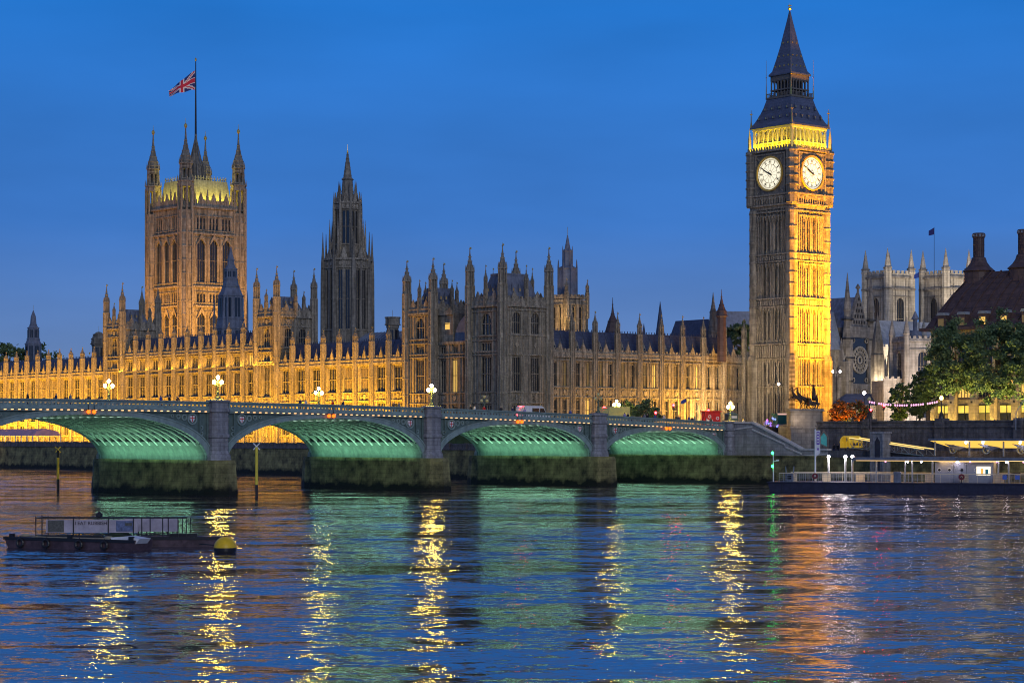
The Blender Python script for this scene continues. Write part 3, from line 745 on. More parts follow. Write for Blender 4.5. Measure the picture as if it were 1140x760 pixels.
for q in range(8):
    M = face_M(q, 8, 6.1, Lf); k.M = M; k.box(0, Lf, -.4, .1, 54.9, 55.4, 1)
    k.prism([(Lf/2-1, 55.4), (Lf/2+1, 55.4), (Lf/2, 58.6)], 1, 0, .35, 1); k.M = face_M(q, 8, 3.4, L2); k.box(0, L2, -.3, .1, 70.2, 70.7, 1)
    k.prism([(L2/2-.7, 70.7), (L2/2+.7, 70.7), (L2/2, 73.4)], 1, 0, .25, 1); k.M = None
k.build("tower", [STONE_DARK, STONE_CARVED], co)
for q in range(8):
    face_windows(co, cols, lvO, face_M(q, 8, 6.1, Lf), 0, 0); face_windows(co, cols2, [(59.5, 68.5, 1)], face_M(q, 8, 3.4, L2), 0, 0)
k = MB(); k.rev(0, 0, [(2.5, 70.6), (2.2, 72.5), (1.7, 73), (1.42, 76.6), (1.75, 76.9), (1.15, 77.5), (.72, 80.6), (.15, 84.2), (.02, 84.4)], m=0)
for z in np.arange(73.6, 84, 1.1):
    rr = 1.72-(z-73)*.14
    for a in range(8): an = PI/8+a*PI/4; k.rev(max(rr, .15)*math.cos(an), max(rr, .15)*math.sin(an), [(.15, z-.15), (.02, z+.3)], n=4, m=0)
for a in range(8): an = PI/8+a*PI/4; k.rev(2.4*math.cos(an), 2.4*math.sin(an), [(.3, 70.6), (.25, 74), (.03, 76.4)], n=4, m=0)
k.rev(0, 0, [(.05, 83.6), (.26, 84.2), (.05, 84.8), (.03, 86.4)], n=6, m=1)
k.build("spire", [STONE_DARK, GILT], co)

# ------------------------------------------------------------------ smaller roofs, vents and lanterns of the palace
def lantern_tower(name, label, loc, base_r, zb, prof, m, stone=None, win=True, rot=PA):
    root = thing(name, label, "tower", loc, rot)
    k = MB(); k.rev(0, 0, prof, m=0)
    for r, z in prof[:-1]:
        if r > .8: k.rev(0, 0, [(r+.18, z-.15), (r+.18, z+.15)], m=0)
    if win:
        for (r0, za), (r1, zb_) in zip(prof, prof[1:]):
            if abs(r0-r1) < .25 and zb_-za > 2.5 and r0 > .7:
                for q in range(8):
                    a = r0*math.cos(PI/8); Lf = 2*a*math.tan(PI/8); k.M = face_M(q, 8, a, Lf)
                    k.box(Lf*.2, Lf*.45, -.03, .1, za+.5, zb_-.6, 1); k.box(Lf*.55, Lf*.8, -.03, .1, za+.5, zb_-.6, 1); k.M = None
    k.rev(0, 0, [(.04, prof[-1][1]-.2), (.04, prof[-1][1]+1.6)], n=4, m=2)
    k.build("lantern", [m, GLASS, GILT], root)
    return root
lt = lantern_tower("lead_lantern", "grey blue lead lantern with pointed cap standing before the great square tower", P(30, 145.6), 4, 30,
    [(4.2, 26), (4.0, 36), (3.5, 38.5), (3.3, 44.6), (2.2, 47), (1.75, 49), (1.65, 51.6), (1.0, 52.4), (.85, 54), (.1, 57.6)], LEAD)
for a in range(4):
    an = a*PI/2+PI/4; k = MB(); k.rev(0, 0, [(.3, 30), (.25, 42), (.03, 46)], n=4); k.build("pinnacle", LEAD, lt).location = (4.4*math.cos(an), 4.4*math.sin(an), 0)
lantern_tower("vent_spire", "small dark lead spire on the far left skyline", P(40, 273.3), 4, 30,
    [(2.6, 24), (2.5, 36.5), (1.9, 38), (1.7, 41.5), (1.0, 42.5), (.8, 45), (.1, 47)], LEAD)
lantern_tower("domed_vent", "squat domed stone vent just left of the south river tower", P(22, 200.6), 3, 25,
    [(1.9, 24), (1.9, 33.2), (2.2, 33.6), (2.0, 35), (1.5, 36.2), (.7, 36.9), (.3, 37.0)], STONE_DARK)
lantern_tower("octagonal_chimney", "octagonal crenellated stone chimney left of the dark pavilion block", P(18, 59.9), 3, 25,
    [(1.5, 22), (1.35, 32.6), (1.7, 33.2), (1.7, 34.8), (1.4, 34.9)], STONE)
# stone vent tower with lead top (right of the pavilion)
sv = thing("vent_tower", "pale stone vent tower with lead octagon and spire right of the pavilion", "tower", P(40, 24.9), PA)
k = MB(); k.box(-2.5, 2.5, -2.5, 2.5, 24, 37.4)
for q in range(4):
    face_geo(k, 6.4, 24, 38, [(2.2, .9), (4.2, .9)], [(31.0, 36.6, 1)], face_M(q, 4, 3.2, 6.4), rib=1.4, panel=False); cren(k, 6.4, 38.2, face_M(q, 4, 3.2, 6.4), .9, 1.0)
    face_windows(sv, [(2.2, .9), (4.2, .9)], [(31.0, 36.6, 1)], face_M(q, 4, 3.2, 6.4), 0, .2)
k.build("wall", [STONE, STONE_CARVED], sv)
k = MB(); k.rev(0, 0, [(2.3, 37.4), (2.1, 44.6), (2.3, 45), (1.2, 45.6), (1.1, 48.6), (1.25, 48.9), (.7, 49.3), (.1, 52.4)])
for a in range(8): an = PI/8+a*PI/4; k.rev(2.2*math.cos(an), 2.2*math.sin(an), [(.2, 37.4), (.16, 45.4), (.02, 47)], n=4); k.rev(1.15*math.cos(an), 1.15*math.sin(an), [(.12, 45.4), (.1, 49), (.02, 50)], n=4)
k.rev(0, 0, [(.04, 52), (.04, 54.2)], n=4, m=1); k.build("lead_top", [LEAD, GILT], sv)
for sx in (-1, 1):
    for sy in (-1, 1): turret(sv, sx*3.1, sy*3.1, 34, .42, 39.5, 42.6, name="pinnacle")
k = MB()
for x in (-2.6, -.6): k.rev(x, -3.9, [(.02, 29.3), (.28, 29.5), (.28, 29.8), (.02, 30)], n=8)
k.build("floodlamp", em("floodlamp_glass", (1, .75, .35), 20), sv)
def spirelet(name, label, x, y, prof, m, cat="spire", n=8, extra=None):
    root = thing(name, label, cat, (x, y, 0), PA); k = MB(); k.rev(0, 0, prof, n=n)
    for r, z in prof[1:-1]: k.rev(0, 0, [(r+.12, z-.1), (r+.12, z+.1)], n=n)
    k.build("roof", m, root); return root
spirelet("conical_cupola", "brown conical cupola on the roof of the front range", 24.2, 505, [(1.5, 24), (1.5, 32.4), (2.0, 32.8), (1.2, 35.4), (.4, 37.2), (.1, 39.5), (.05, 41.2)], ROOFBROWN, "cupola")
spirelet("slate_spire", "slim dark slate spire above the front range roof", 38.1, 540, [(1.6, 24), (1.5, 33.4), (1.25, 34), (.05, 42.5)], SLATE)
spirelet("small_slate_spire", "tiny slate spire left of the slim dark spire", 33.9, 540, [(1.0, 24), (.9, 31.5), (.05, 36.8)], SLATE)
spirelet("stone_pinnacle", "tall crocketed stone pinnacle between front range roof and clock tower", 49.8, 520, [(1.6, 24), (1.4, 33.5), (1.1, 35), (.9, 38.5), (.5, 40), (.05, 43.5)], STONE)
spirelet("brown_turret", "brown octagonal turret with pointed cap close to the clock tower", 45.6, 457, [(1.0, 24), (1.0, 33.6), (1.3, 34), (1.1, 35), (.5, 36.4), (.1, 38.2), (.04, 39.8)], ROOFBROWN, "turret")
root = thing("great_hall", "long grey lead hall roof behind the front range beside the clock tower", "building", (64, 545, 0), .12)
k = MB(); k.box(-11, 20, -8, 8, 8.9, 30); k.build("wall", STONE_DARK, root)
k = MB(); k.prism([(-8.4, 30), (8.4, 30), (0, 40.2)], 0, -11.3, 20); k.build("roof", LEAD_L, root)
root = thing("gabled_roof_block", "steep dark slate gable seen over the front range", "building", (48.0, 560, 0), PA)
k = MB(); k.box(-4, 4, -6, 6, 8.9, 30); k.build("wall", STONE_DARK, root)
k = MB(); k.prism([(-4.3, 30), (4.3, 30), (0, 38.8)], 1, -6.2, 6.2); k.build("roof", SLATE, root)
root = thing("back_roof", "pale lead roof rising behind the north wing of the river front", "building", P(16, 78), RS)
k = MB(); k.box(0, 44, .3, 16, 8.9, 27.4); k.build("wall", STONE_DARK, root)
k = MB(); k.hipped(-.3, 44.3, 0, 16.3, 27.4, 32.0, 4, 6); 
for i in range(30): k.loft([[(i*1.45+1, -.05, 27.5), (i*1.45+1.12, -.05, 27.5), (i*1.45+1.12, .05, 27.5), (i*1.45+1, .05, 27.5)], [(i*1.35+3, 5.9, 32.05), (i*1.35+3.12, 5.9, 32.05), (i*1.35+3.12, 6.1, 32.05), (i*1.35+3, 6.1, 32.05)]])
k.build("roof", LEAD_L, root)

# ------------------------------------------------------------------ abbey, church and transept
def abbey_tower(name, label, x, y):
    root = thing(name, label, "tower", (x, y, 0), R(33))
    S_ = 10.2; k = MB(); k.box(-4.5, 4.5, -4.5, 4.5, 9, 55)
    cols = [(S_/2, 2.9)]; lv = [(24, 30, 3), (36.0, 48.5, 3, True)]
    for q in range(4):
        M = face_M(q, 4, S_/2, S_); face_geo(k, S_, 9, 54.6, cols, lv, M, rib=1.1, panel=False); k.M = M
        for z in (33, 41, 51, 54.4): k.box(-.2, S_+.2, -.5, .1, z-.3, z+.3, 1)
        k.prism([(S_/2-2.2, 46.6), (S_/2+2.2, 46.6), (S_/2+1.6, 48.6), (S_/2, 51.2), (S_/2-1.6, 48.6)], 1, -.3, 0, 1) if False else None
        k.M = None; cren(k, S_, 54.6, M, 1.8, 1.7, .4)
    for sx in (-1, 1):
        for sy in (-1, 1):
            k.rev(sx*4.7, sy*4.7, [(1.25, 9), (1.2, 55.6), (1.35, 56), (1.0, 57.2), (.8, 58.5), (.05, 62.8)], m=0)
            for z in (33, 41, 51, 57): k.rev(sx*4.7, sy*4.7, [(1.4, z-.2), (1.4, z+.2)], m=1)
    k.build("wall", [ABBEY, ABBEY_D], root)
    for q in range(4): face_windows(root, cols, lv, face_M(q, 4, S_/2, S_), 0, 0)
    return root
abbey_tower("abbey_tower", "pale abbey tower with four spiked pinnacles, the one nearer the clock tower", 111.1, 620)
abbey_tower("abbey_tower", "pale abbey tower with four spiked pinnacles, the one beside the dark panelled roof", 128.1, 620)
root = thing("abbey_nave", "long abbey nave with grey lead roof and stone battlements below its twin towers", "building", (101, 590, 0), R(33))
k = MB(); k.box(-9, 24, -6, 8, 9, 32); cren(k, 33, 32, Matrix.Translation((-9, -6, 0)), 1.4, 1.6)
for i in range(3, 9): k.box(-23.5+i*5.9, -22.3+i*5.9, -9, -6, 9, 30); k.rev(-22.9+i*5.9, -8.4, [(.7, 30), (.05, 35)], n=4)
k.build("wall", ABBEY, root)
k = MB(); k.prism([(-5.5, 32), (7.5, 32), (1, 40.5)], 0, -10.8, 23.8); k.build("roof", LEAD_L, root)
# north transept with the rose window
root = thing("abbey_transept", "abbey transept front with large round rose window, gable and flying buttresses", "building", (90.6, 545, 0), R(46))
k = MB(); k.box(-4.6, 4.6, 0.6, 20, 9, 36)
k.prism([(-4.0, 36.2), (4.0, 36.2), (0, 45)], 1, .6, 1.6); k.rev(0, 1, [(.35, 44.6), (.3, 46), (.7, 46.4), (.1, 47.4)], n=4)
for i in range(5):
    for j in range(5-i): k.rev(-2.4+i*.55+j*1.15, .55, [(.25, 37+i*1.5), (.25, 37.8+i*1.5)], n=6, m=1)
for sx in (-1, 1):
    k.rev(sx*5.3, .6, [(1.5, 9), (1.4, 33), (1.0, 37), (.9, 40), (1.05, 40.3), (.05, 50)], m=0)
    for z in (16, 22, 28, 33, 38): k.rev(sx*5.3, .6, [(1.7, z-.2), (1.7, z+.2)], m=1)
    for d_ in (8.2, 11.6):
        k.box(sx*d_-.7, sx*d_+.7, -1.5, 3, 9, 27+(8.2-d_)*1.2); k.rev(sx*d_, .4, [(1.0, 27+(8.2-d_)*1.2), (.05, 33+(8.2-d_)*1.2)], n=4)
        k.loft([[(sx*d_-.25, 0, 22), (sx*d_+.25, 0, 22), (sx*d_+.25, .5, 22), (sx*d_-.25, .5, 22)], [(sx*5-.25, 0, 31), (sx*5+.25, 0, 31), (sx*5+.25, .5, 31), (sx*5-.25, .5, 31)]])
k.box(-4.6, 4.6, 0, .6, 9, 16); k.box(-4.6, 4.6, 0, .6, 33.4, 36.2); k.box(-4.6, -3.6, 0, .6, 16, 33.4); k.box(3.6, 4.6, 0, .6, 16, 33.4); k.box(-3.6, 3.6, 0, .6, 20.2, 21.4)
for i in range(9): k.box(-3.5+i*.85, -3.2+i*.85, 0, .3, 16, 20.2)
for i in range(7): arch_fill(k, -3+i, 1, 19, 20.2, .1, .3)
k.build("wall", [ABBEY_D, BLACK], root)
k = MB(); k.box(-3.6, 3.6, .5, .58, 21.4, 33.4, 1)
def ring(k, r0, r1, xc, zc, y0, y1, n=24, m=0):
    for i in range(n):
        a, b = 2*PI*i/n, 2*PI*(i+1)/n
        k.prism([(xc+r0*math.cos(a), zc+r0*math.sin(a)), (xc+r0*math.cos(b), zc+r0*math.sin(b)), (xc+r1*math.cos(b), zc+r1*math.sin(b)), (xc+r1*math.cos(a), zc+r1*math.sin(a))][::-1], 1, y0, y1, m)
ring(k, 3.2, 3.6, 0, 27.6, .2, .5); ring(k, .7, 1.0, 0, 27.6, .25, .5); ring(k, 1.9, 2.05, 0, 27.6, .25, .5)
for i in range(16):
    a = i*PI/8; k.tube((1.0*math.cos(a), .35, 27.6+1.0*math.sin(a)), (3.2*math.cos(a), .35, 27.6+3.2*math.sin(a)), .09, n=4)
    ring(k, .42, .54, 2.6*math.cos(a+PI/16), 27.6+2.6*math.sin(a+PI/16), .28, .45, 8)
for sx in (-1, 1):
    for sz in (22.4, 32.6): ring(k, .5, .65, sx*2.9, sz, .28, .45, 10)
k.build("rose_window", [ABBEY, GLASS], root)
k = MB(); k.prism([(-4.8, 36), (4.8, 36), (0, 44)], 1, 1.7, 20); k.build("roof", LEAD, root)
# the church in front
ch = thing("parish_church", "pale stone church tower with battlements, tall mullioned window and clock arch", "church", (96, 500, 0), R(14))
k = MB(); S_ = 8.4; k.box(-3.7, 3.7, -3.7, 3.7, 9, 29.5)
cols = [(4.2, 2.4)]; lv = [(12.2, 15.4, 2, True), (20.5, 28.0, 3, True)]
for q in range(4):
    M = face_M(q, 4, 4.2, S_); face_geo(k, S_, 9, 30.4, cols, lv, M, panel=False, rib=9); cren(k, S_, 30.4, M, 1.1, 1.3); k.M = M; k.box(-.1, S_+.1, -.3, .1, 30.1, 30.5); k.M = None
for sx in (-1, 1):
    for sy in (-1, 1): k.rev(sx*4.1, sy*4.1, [(.75, 9), (.7, 31.8), (.85, 32), (.05, 36)])
k.build("tower", [ABBEY, ABBEY], ch)
for q in range(4): face_windows(ch, cols, lv, face_M(q, 4, 4.2, S_), 0, 0)
k = MB(); k.box(-9, -4.4, -2, 5, 9, 21); cren(k, 4.6, 21, Matrix.Translation((-9, -2, 0)), 1, 1.2); k.box(4.4, 16, -1, 8, 9, 25); cren(k, 11.6, 25, Matrix.Translation((4.4, -1, 0)), 1, 1.2)
for i in range(3): k.box(6+i*3.6, 7.6+i*3.6, -1.05, -1, 14, 22, 1)
k.build("aisle", [ABBEY, GLASS], ch)
k = MB(); k.rev(0, 0, [(1.7, 29.6), (1.6, 32), (1.3, 33)], n=8); k.rev(0, 0, [(.5, 33), (.5, 35.5), (.9, 35.7), (.1, 37.6)]); k.build("bell_cupola", LEAD, ch)
root = thing("pinnacled_porch", "honey stone buttress pinnacle between transept and pale church tower", "building", (90.5, 520, 0), R(10))
k = MB(); k.box(-1.3, 1.3, -1.3, 1.3, 9, 28); k.rev(0, 0, [(1.7, 28), (1.5, 31), (.05, 38.5)], n=4); k.rev(3.5, 1, [(.8, 9), (.8, 25), (.05, 32)], n=4)
k.build("wall", STONE_DARK, root)
root = thing("low_hall", "low building with slate hipped roof at the foot of the transept", "building", (87, 500, 0), R(6))
k = MB(); k.box(-9, 8, 0, 8, 9, 15.2)
for i in range(8): k.box(-8.3+i*2, -7.2+i*2, -.04, 0, 11, 14.2, 1)
k.build("wall", [ABBEY, GLASS], root)
k = MB(); k.hipped(-9.6, 8.6, -.6, 8.6, 15.2, 18.0, 3, 4.3); k.build("roof", SLATE, root)

# ------------------------------------------------------------------ big modern block with bronze roof (far right)
ph = thing("panelled_roof_block", "large block with dark bronze panelled roof, tall round chimneys and pale stone piers", "building", B(-45, -8.6), BA)
# local: x west (away from the river), y south ; river face is the plane x=0, running north (-y)
k = MB(); k.box(.8, 44, -75, 0, 8.9, 26.8)
for i in range(17):
    y = -.8-i*4.35
    k.loft([[(-.25, y-.7, 8.9), (.8, y-.7, 8.9), (.8, y+.7, 8.9), (-.25, y+.7, 8.9)], [(-.25, y-.7, 13.4), (.8, y-.7, 13.4), (.8, y+.7, 13.4), (-.25, y+.7, 13.4)]])
    k.box(-.4, .8, y-.85, y+.85, 13.4, 14.4); k.box(-.43, -.4, y-.2, y+.2, 13.75, 14.1, 1)
    k.loft([[(-.15, y-.55, 14.4), (.8, y-.55, 14.4), (.8, y+.55, 14.4), (-.15, y+.55, 14.4)], [(.3, y-.3, 26.8), (.8, y-.3, 26.8), (.8, y+.3, 26.8), (.3, y+.3, 26.8)]])
k.build("wall", [mat("pale_sandstone_piers", (.40, .32, .22), .8, .2, 1, course=.6), BLACK], ph)
ARCADE_GLOW = mat("arcade_lintel_glow", (.4, .35, .15), .6, .5, .35, emis=(.85, .62, .08), es=.75)
k = MB(); k.box(.7, .79, -.02, .02, 0, 1)
for i in range(16):
    y = -3-i*4.35
    bm_ = MB(); bm_.box(.74, .79, y-1.4, y+1.4, 11.95, 13.3, 0); bm_.box(.74, .79, y-1.4, y+1.4, 9.0, 11.94, 2); bm_.box(.6, .74, y-1.4, y+1.4, 13.3, 13.5, 1); bm_.box(.6, .74, y-.05, y+.05, 9, 13.3, 1)  # upper band glows for the lit lintel; pane below stands for a dark doorway
    bm_.box(.6, .74, y-1.4, y+1.4, 11.9, 12.0, 1)
    bm_.build("arcade_panel", [ARCADE_GLOW, BLACK, GLASS if i % 2 else GLASS_DIM], ph)
    for f_ in range(3):
        bm_ = MB(); z = 14.8+f_*4.0; bm_.box(.7, .78, y-1.35, y+1.35, z, z+3.1, 0); bm_.box(.5, .7, y-1.45, y+1.45, z-.35, z-.1, 1)
        for q in (-.65, 0, .65): bm_.box(.6, .7, y+q-.05, y+q+.05, z, z+3.1, 1)
        bm_.build("window", [GLASS_LIT if random.random() < .22 else GLASS, ROOFBROWN], ph)
k = MB(); rx, rz = 17, 39.6
k.loft([[(-1.2, 1.2, 26.8), (-1.2, -76, 26.8), (46, -76, 26.8), (46, 1.2, 26.8)][::-1], [(-1.2, 1.2, 27.3), (-1.2, -76, 27.3), (46, -76, 27.3), (46, 1.2, 27.3)][::-1]])
k.loft([[(-.4, .4, 27.3), (-.4, -75, 27.3), (45, -75, 27.3), (45, .4, 27.3)][::-1], [(3.6, -3.2, 33.6), (3.6, -71, 33.6), (38, -71, 33.6), (38, -3.2, 33.6)][::-1], [(6.4, -5.6, 37.4), (6.4, -68, 37.4), (32, -68, 37.4), (32, -5.6, 37.4)][::-1]])
for i in range(34):
    y = -1.2-i*2.17; f_ = i/33
    k.tube((-.35, y, 27.4), (3.6, -3.2-f_*67.8, 33.7), .17, n=4); k.tube((3.6, -3.2-f_*67.8, 33.6), (6.4, -5.6-f_*62.4, 37.5), .17, n=4)
for i in range(16):
    x = i*2.4; k.tube((x, .35, 27.4), (3.6+x*.8, -3.2, 33.7), .17, n=4); k.tube((3.6+x*.8, -3.2, 33.6), (6.4+x*.68, -5.6, 37.5), .17, n=4)
for z_, x_, y_ in ((29.0, .7, -.6), (30.6, 1.75, -1.5), (32.1, 2.7, -2.4), (34.9, 4.6, -4.0), (36.2, 5.5, -4.8)): k.tube((x_, y_, z_+.05), (x_, -72, z_+.05), .1, n=4)
k.build("roof", ROOFBROWN, ph)
for i in range(16):
    y = -3-i*4.35
    bm_ = MB(); bm_.box(-.35, 1.6, y-.8, y+.8, 27.3, 29.5, 1); bm_.box(-.4, -.351, y-.6, y+.6, 27.6, 28.9, 0); bm_.prism([(y-.95, 29.5), (y+.95, 29.5), (y+.7, 30), (y-.7, 30)], 0, -.5, 2.2, 2)
    bm_.build("roof_window", [GLASS_LIT if i in (2, 3, 9) else GLASS_DIM, ROOFBROWN, LEAD_L], ph)
for q, y in enumerate((-5.8, -15.2, -24.6, -34, -43.4, -52.8)):
    k = MB(); xc = 7.4; k.rev(xc, y, [(2.6, 35.4), (2.6, 37.5), (2.95, 37.7), (2.05, 38.5), (1.5, 39.3), (1.25, 40.1), (.95, 40.3), (.95, 43.6), (1.12, 43.8), (1.12, 44.5), (1.0, 44.6)], n=16, m=0)
    for a in range(16):
        an = a*PI/8; c_, s_ = math.cos(an), math.sin(an)
        k.tube((xc+.97*c_, y+.97*s_, 40.3), (xc+.97*c_, y+.97*s_, 43.7), .05, n=4)
    for z in (41.4, 42.5): k.rev(xc, y, [(1.03, z-.05), (1.03, z+.05)], n=16)
    for a in range(12): an = (a+.5)*PI/6; k.box(xc+1.1*math.cos(an)-.1, xc+1.1*math.cos(an)+.1, y+1.1*math.sin(an)-.1, y+1.1*math.sin(an)+.1, 43.95, 44.35, 1)
    k.build("chimney", [ROOFBROWN, LEAD_L], ph)

# ------------------------------------------------------------------ trees
def leaf_crown(c, rx, rz, n_clump, n_leaf, seed, size=.42, squash=1.0):
    rg = np.random.default_rng(seed)
    d = rg.normal(size=(n_clump, 3)); d /= np.linalg.norm(d, axis=1)[:, None]
    rr = rg.uniform(.35, 1.0, n_clump)**.55
    cc = d*rr[:, None]*np.array([rx, rx, rz]); cc[:, 2] += rz*.12*np.sin(cc[:, 0]*1.3)
    cr_ = rg.uniform(.10, .24, n_clump)*rx
    idx = rg.integers(0, n_clump, n_leaf)
    q = rg.normal(size=(n_leaf, 3)); q /= np.linalg.norm(q, axis=1)[:, None]
    pos = cc[idx]+q*(np.abs(rg.normal(0, .75, n_leaf))*cr_[idx])[:, None]*np.array([1.1, 1.1, .7])+np.array(c)
    a = rg.normal(size=(n_leaf, 3)); a /= np.linalg.norm(a, axis=1)[:, None]
    b = np.cross(a, rg.normal(size=(n_leaf, 3))); b /= np.linalg.norm(b, axis=1)[:, None]
    s_ = rg.uniform(.5, 1, n_leaf)[:, None]*size
    v = np.stack([pos-a*s_, pos-b*s_*.6, pos+a*s_, pos+b*s_*.6], 1).reshape(-1, 3)
    me = bpy.data.meshes.new("crown"); nl = n_leaf
    me.vertices.add(nl*4); me.vertices.foreach_set("co", v.astype(np.float32).ravel())
    me.loops.add(nl*4); me.loops.foreach_set("vertex_index", np.arange(nl*4, dtype=np.int32))
    me.polygons.add(nl); me.polygons.foreach_set("loop_start", np.arange(0, nl*4, 4, dtype=np.int32))
    me.polygons.foreach_set("material_index", ((idx % 5 == 0) | (rg.random(nl) < .15)).astype(np.int32))
    me.update(calc_edges=True); return me, cc+np.array(c), cr_
def tree(label, x, y, z0, h, rx, rz, n_leaf, seed, mats=(LEAF, LEAF2), group=None, size=.42, ncl=70, name="tree", tr=.38):
    root = thing(name, label, "tree", (x, y, z0), 0, group)
    zc = h-rz
    me, cc, cr_ = leaf_crown((0, 0, zc), rx, rz, ncl, n_leaf, seed, size)
    for m in mats: me.materials.append(m)
    link("crown", me, root)
    rg = random.Random(seed); k = MB()
    k.tube((0, 0, -.2), (.15, .1, zc-rz*.75), tr*1.15, tr*.75, 8); k.tube((.15, .1, zc-rz*.75), (0, .2, zc+rz*.2), tr*.75, tr*.3, 8)
    for i in range(9):
        q = cc[rg.randrange(len(cc))]; k.tube((.12, .1, zc-rz*(.75-.09*i)), tuple(q), tr*.42, .04, 6)
    k.build("trunk", BARK, root)
    return root
for i, (px_, t_, w_, h_, rx_, rz_, lab) in enumerate((
    (0, 24.6, 22, 11.4, 2.9, 3.9, "smaller plane tree at the left end of the embankment row"),
    (1, 33.6, 17, 18.4, 4.4, 6.9, "tall plane tree with orange lit trunk behind the embankment wall lamp"),
    (2, 41.2, 17, 18.8, 4.8, 7.2, "tallest plane tree in the middle of the embankment row"),
    (3, 48.5, 17, 18.2, 4.5, 6.9, "rightmost plane tree of the embankment row with reddish trunk"),
    (4, 57.5, 17, 18.6, 4.7, 6.8, "plane tree at the edge of view, farthest along the embankment"))):
    x, y, _ = B(-w_, -t_); tree(lab, x, y, 8.85, h_, rx_, rz_, 26000 if i else 12000, 20+i, group="plane trees along the embankment", size=.30, ncl=110, name="plane_tree")
x, y, _ = B(-32, -11.8); tree("dark green conical tree under the festoon lights", x, y, 8.85, 8.6, 2.1, 3.8, 7000, 41, size=.30)
x, y, _ = B(-24, -21.5); tree("small light green street tree left of the modern block", x, y, 8.85, 6.6, 2.0, 2.3, 3500, 42, (LEAF2, LEAF), size=.34, tr=.2)
x, y, _ = B(-45, 11.4); tree("rounded orange lit tree right beside the clock tower foot", x, y, 8.85, 5.6, 1.9, 2.5, 4000, 43, (LEAF3, LEAF3), size=.34, tr=.2)
x, y, _ = B(-44, 6.8); tree("broader orange brown lit tree behind the red traffic lights", x, y, 8.85, 5.4, 2.8, 2.4, 5000, 44, (LEAF3, LEAF), size=.34, tr=.2)
for i, (u_, s_, r_, h_) in enumerate(((-6.5, 31, 2.6, 5.4), (-13.5, 32, 2.9, 5.7))):
    x, y, _ = B(u_, s_); tree(("left", "right")[i]+" one of the two dark round trees on the lawn by the red signals", x, y, 8.85, h_, r_, 2.5, 5000, 50+i, (LEAF, LEAF), group="round trees on the lawn", size=.34, tr=.2)
tree("dark tree top between the great hall roof and clock tower", 56.2, 515, 8.85, 27.2, 3.6, 4, 5000, 61, size=.5)
for i, X in enumerate((-158, -149, -131)):
    tree(("leftmost dark", "second dark", "third dark")[i]+" tree far beyond the south wing, on the left skyline", X, 660+i*3, 8.85, 28.5-i*1.6, 6.5, 6, 5000, 70+i, (LEAF, LEAF), group="trees on the far left skyline", size=.6)

# ------------------------------------------------------------------ bridge
def top(u): return 12.6-2.4*((130-max(u, 0))/130)**2
br = thing("road_bridge", "green painted iron arch road bridge on granite piers with lit soffits", "bridge", B(0, 0), BA)
BW = 26.0
spans = []; u = 1.7; piers = [0.0]
for s_ in (28.8, 31.9, 34.9, 36.6, 34.9):
    spans.append((u, u+s_)); u += s_+3.3; piers.append(u-1.65)
UEND = piers[-1]+1.65
def sweep(k, prof, u0, u1, n, m=0):                     # prof: (y, dz) closed polygon
    k.loft([[(-(u0+(u1-u0)*i/n), y, top(u0+(u1-u0)*i/n)+dz) for y, dz in prof] for i in range(n+1)], m)
k = MB(); sweep(k, [(.3, -1.75), (BW-.3, -1.75), (BW-.3, -1.17), (.3, -1.17)], 0, UEND, 40)
k.build("deck", IRON_D, br)
k = MB(); sweep(k, [(4.6, -1.166), (BW-4.6, -1.166), (BW-4.6, -1.14), (4.6, -1.14)], -1.4, UEND, 40); k.build("carriageway", ASPHALT, br)
k = MB()
for a, b in ((.32, 4.6), (BW-4.6, BW-.32)): sweep(k, [(a, -1.166), (b, -1.166), (b, -1.0), (a, -1.0)], -1.4, UEND, 40)
k.build("footway", PAVING, br)
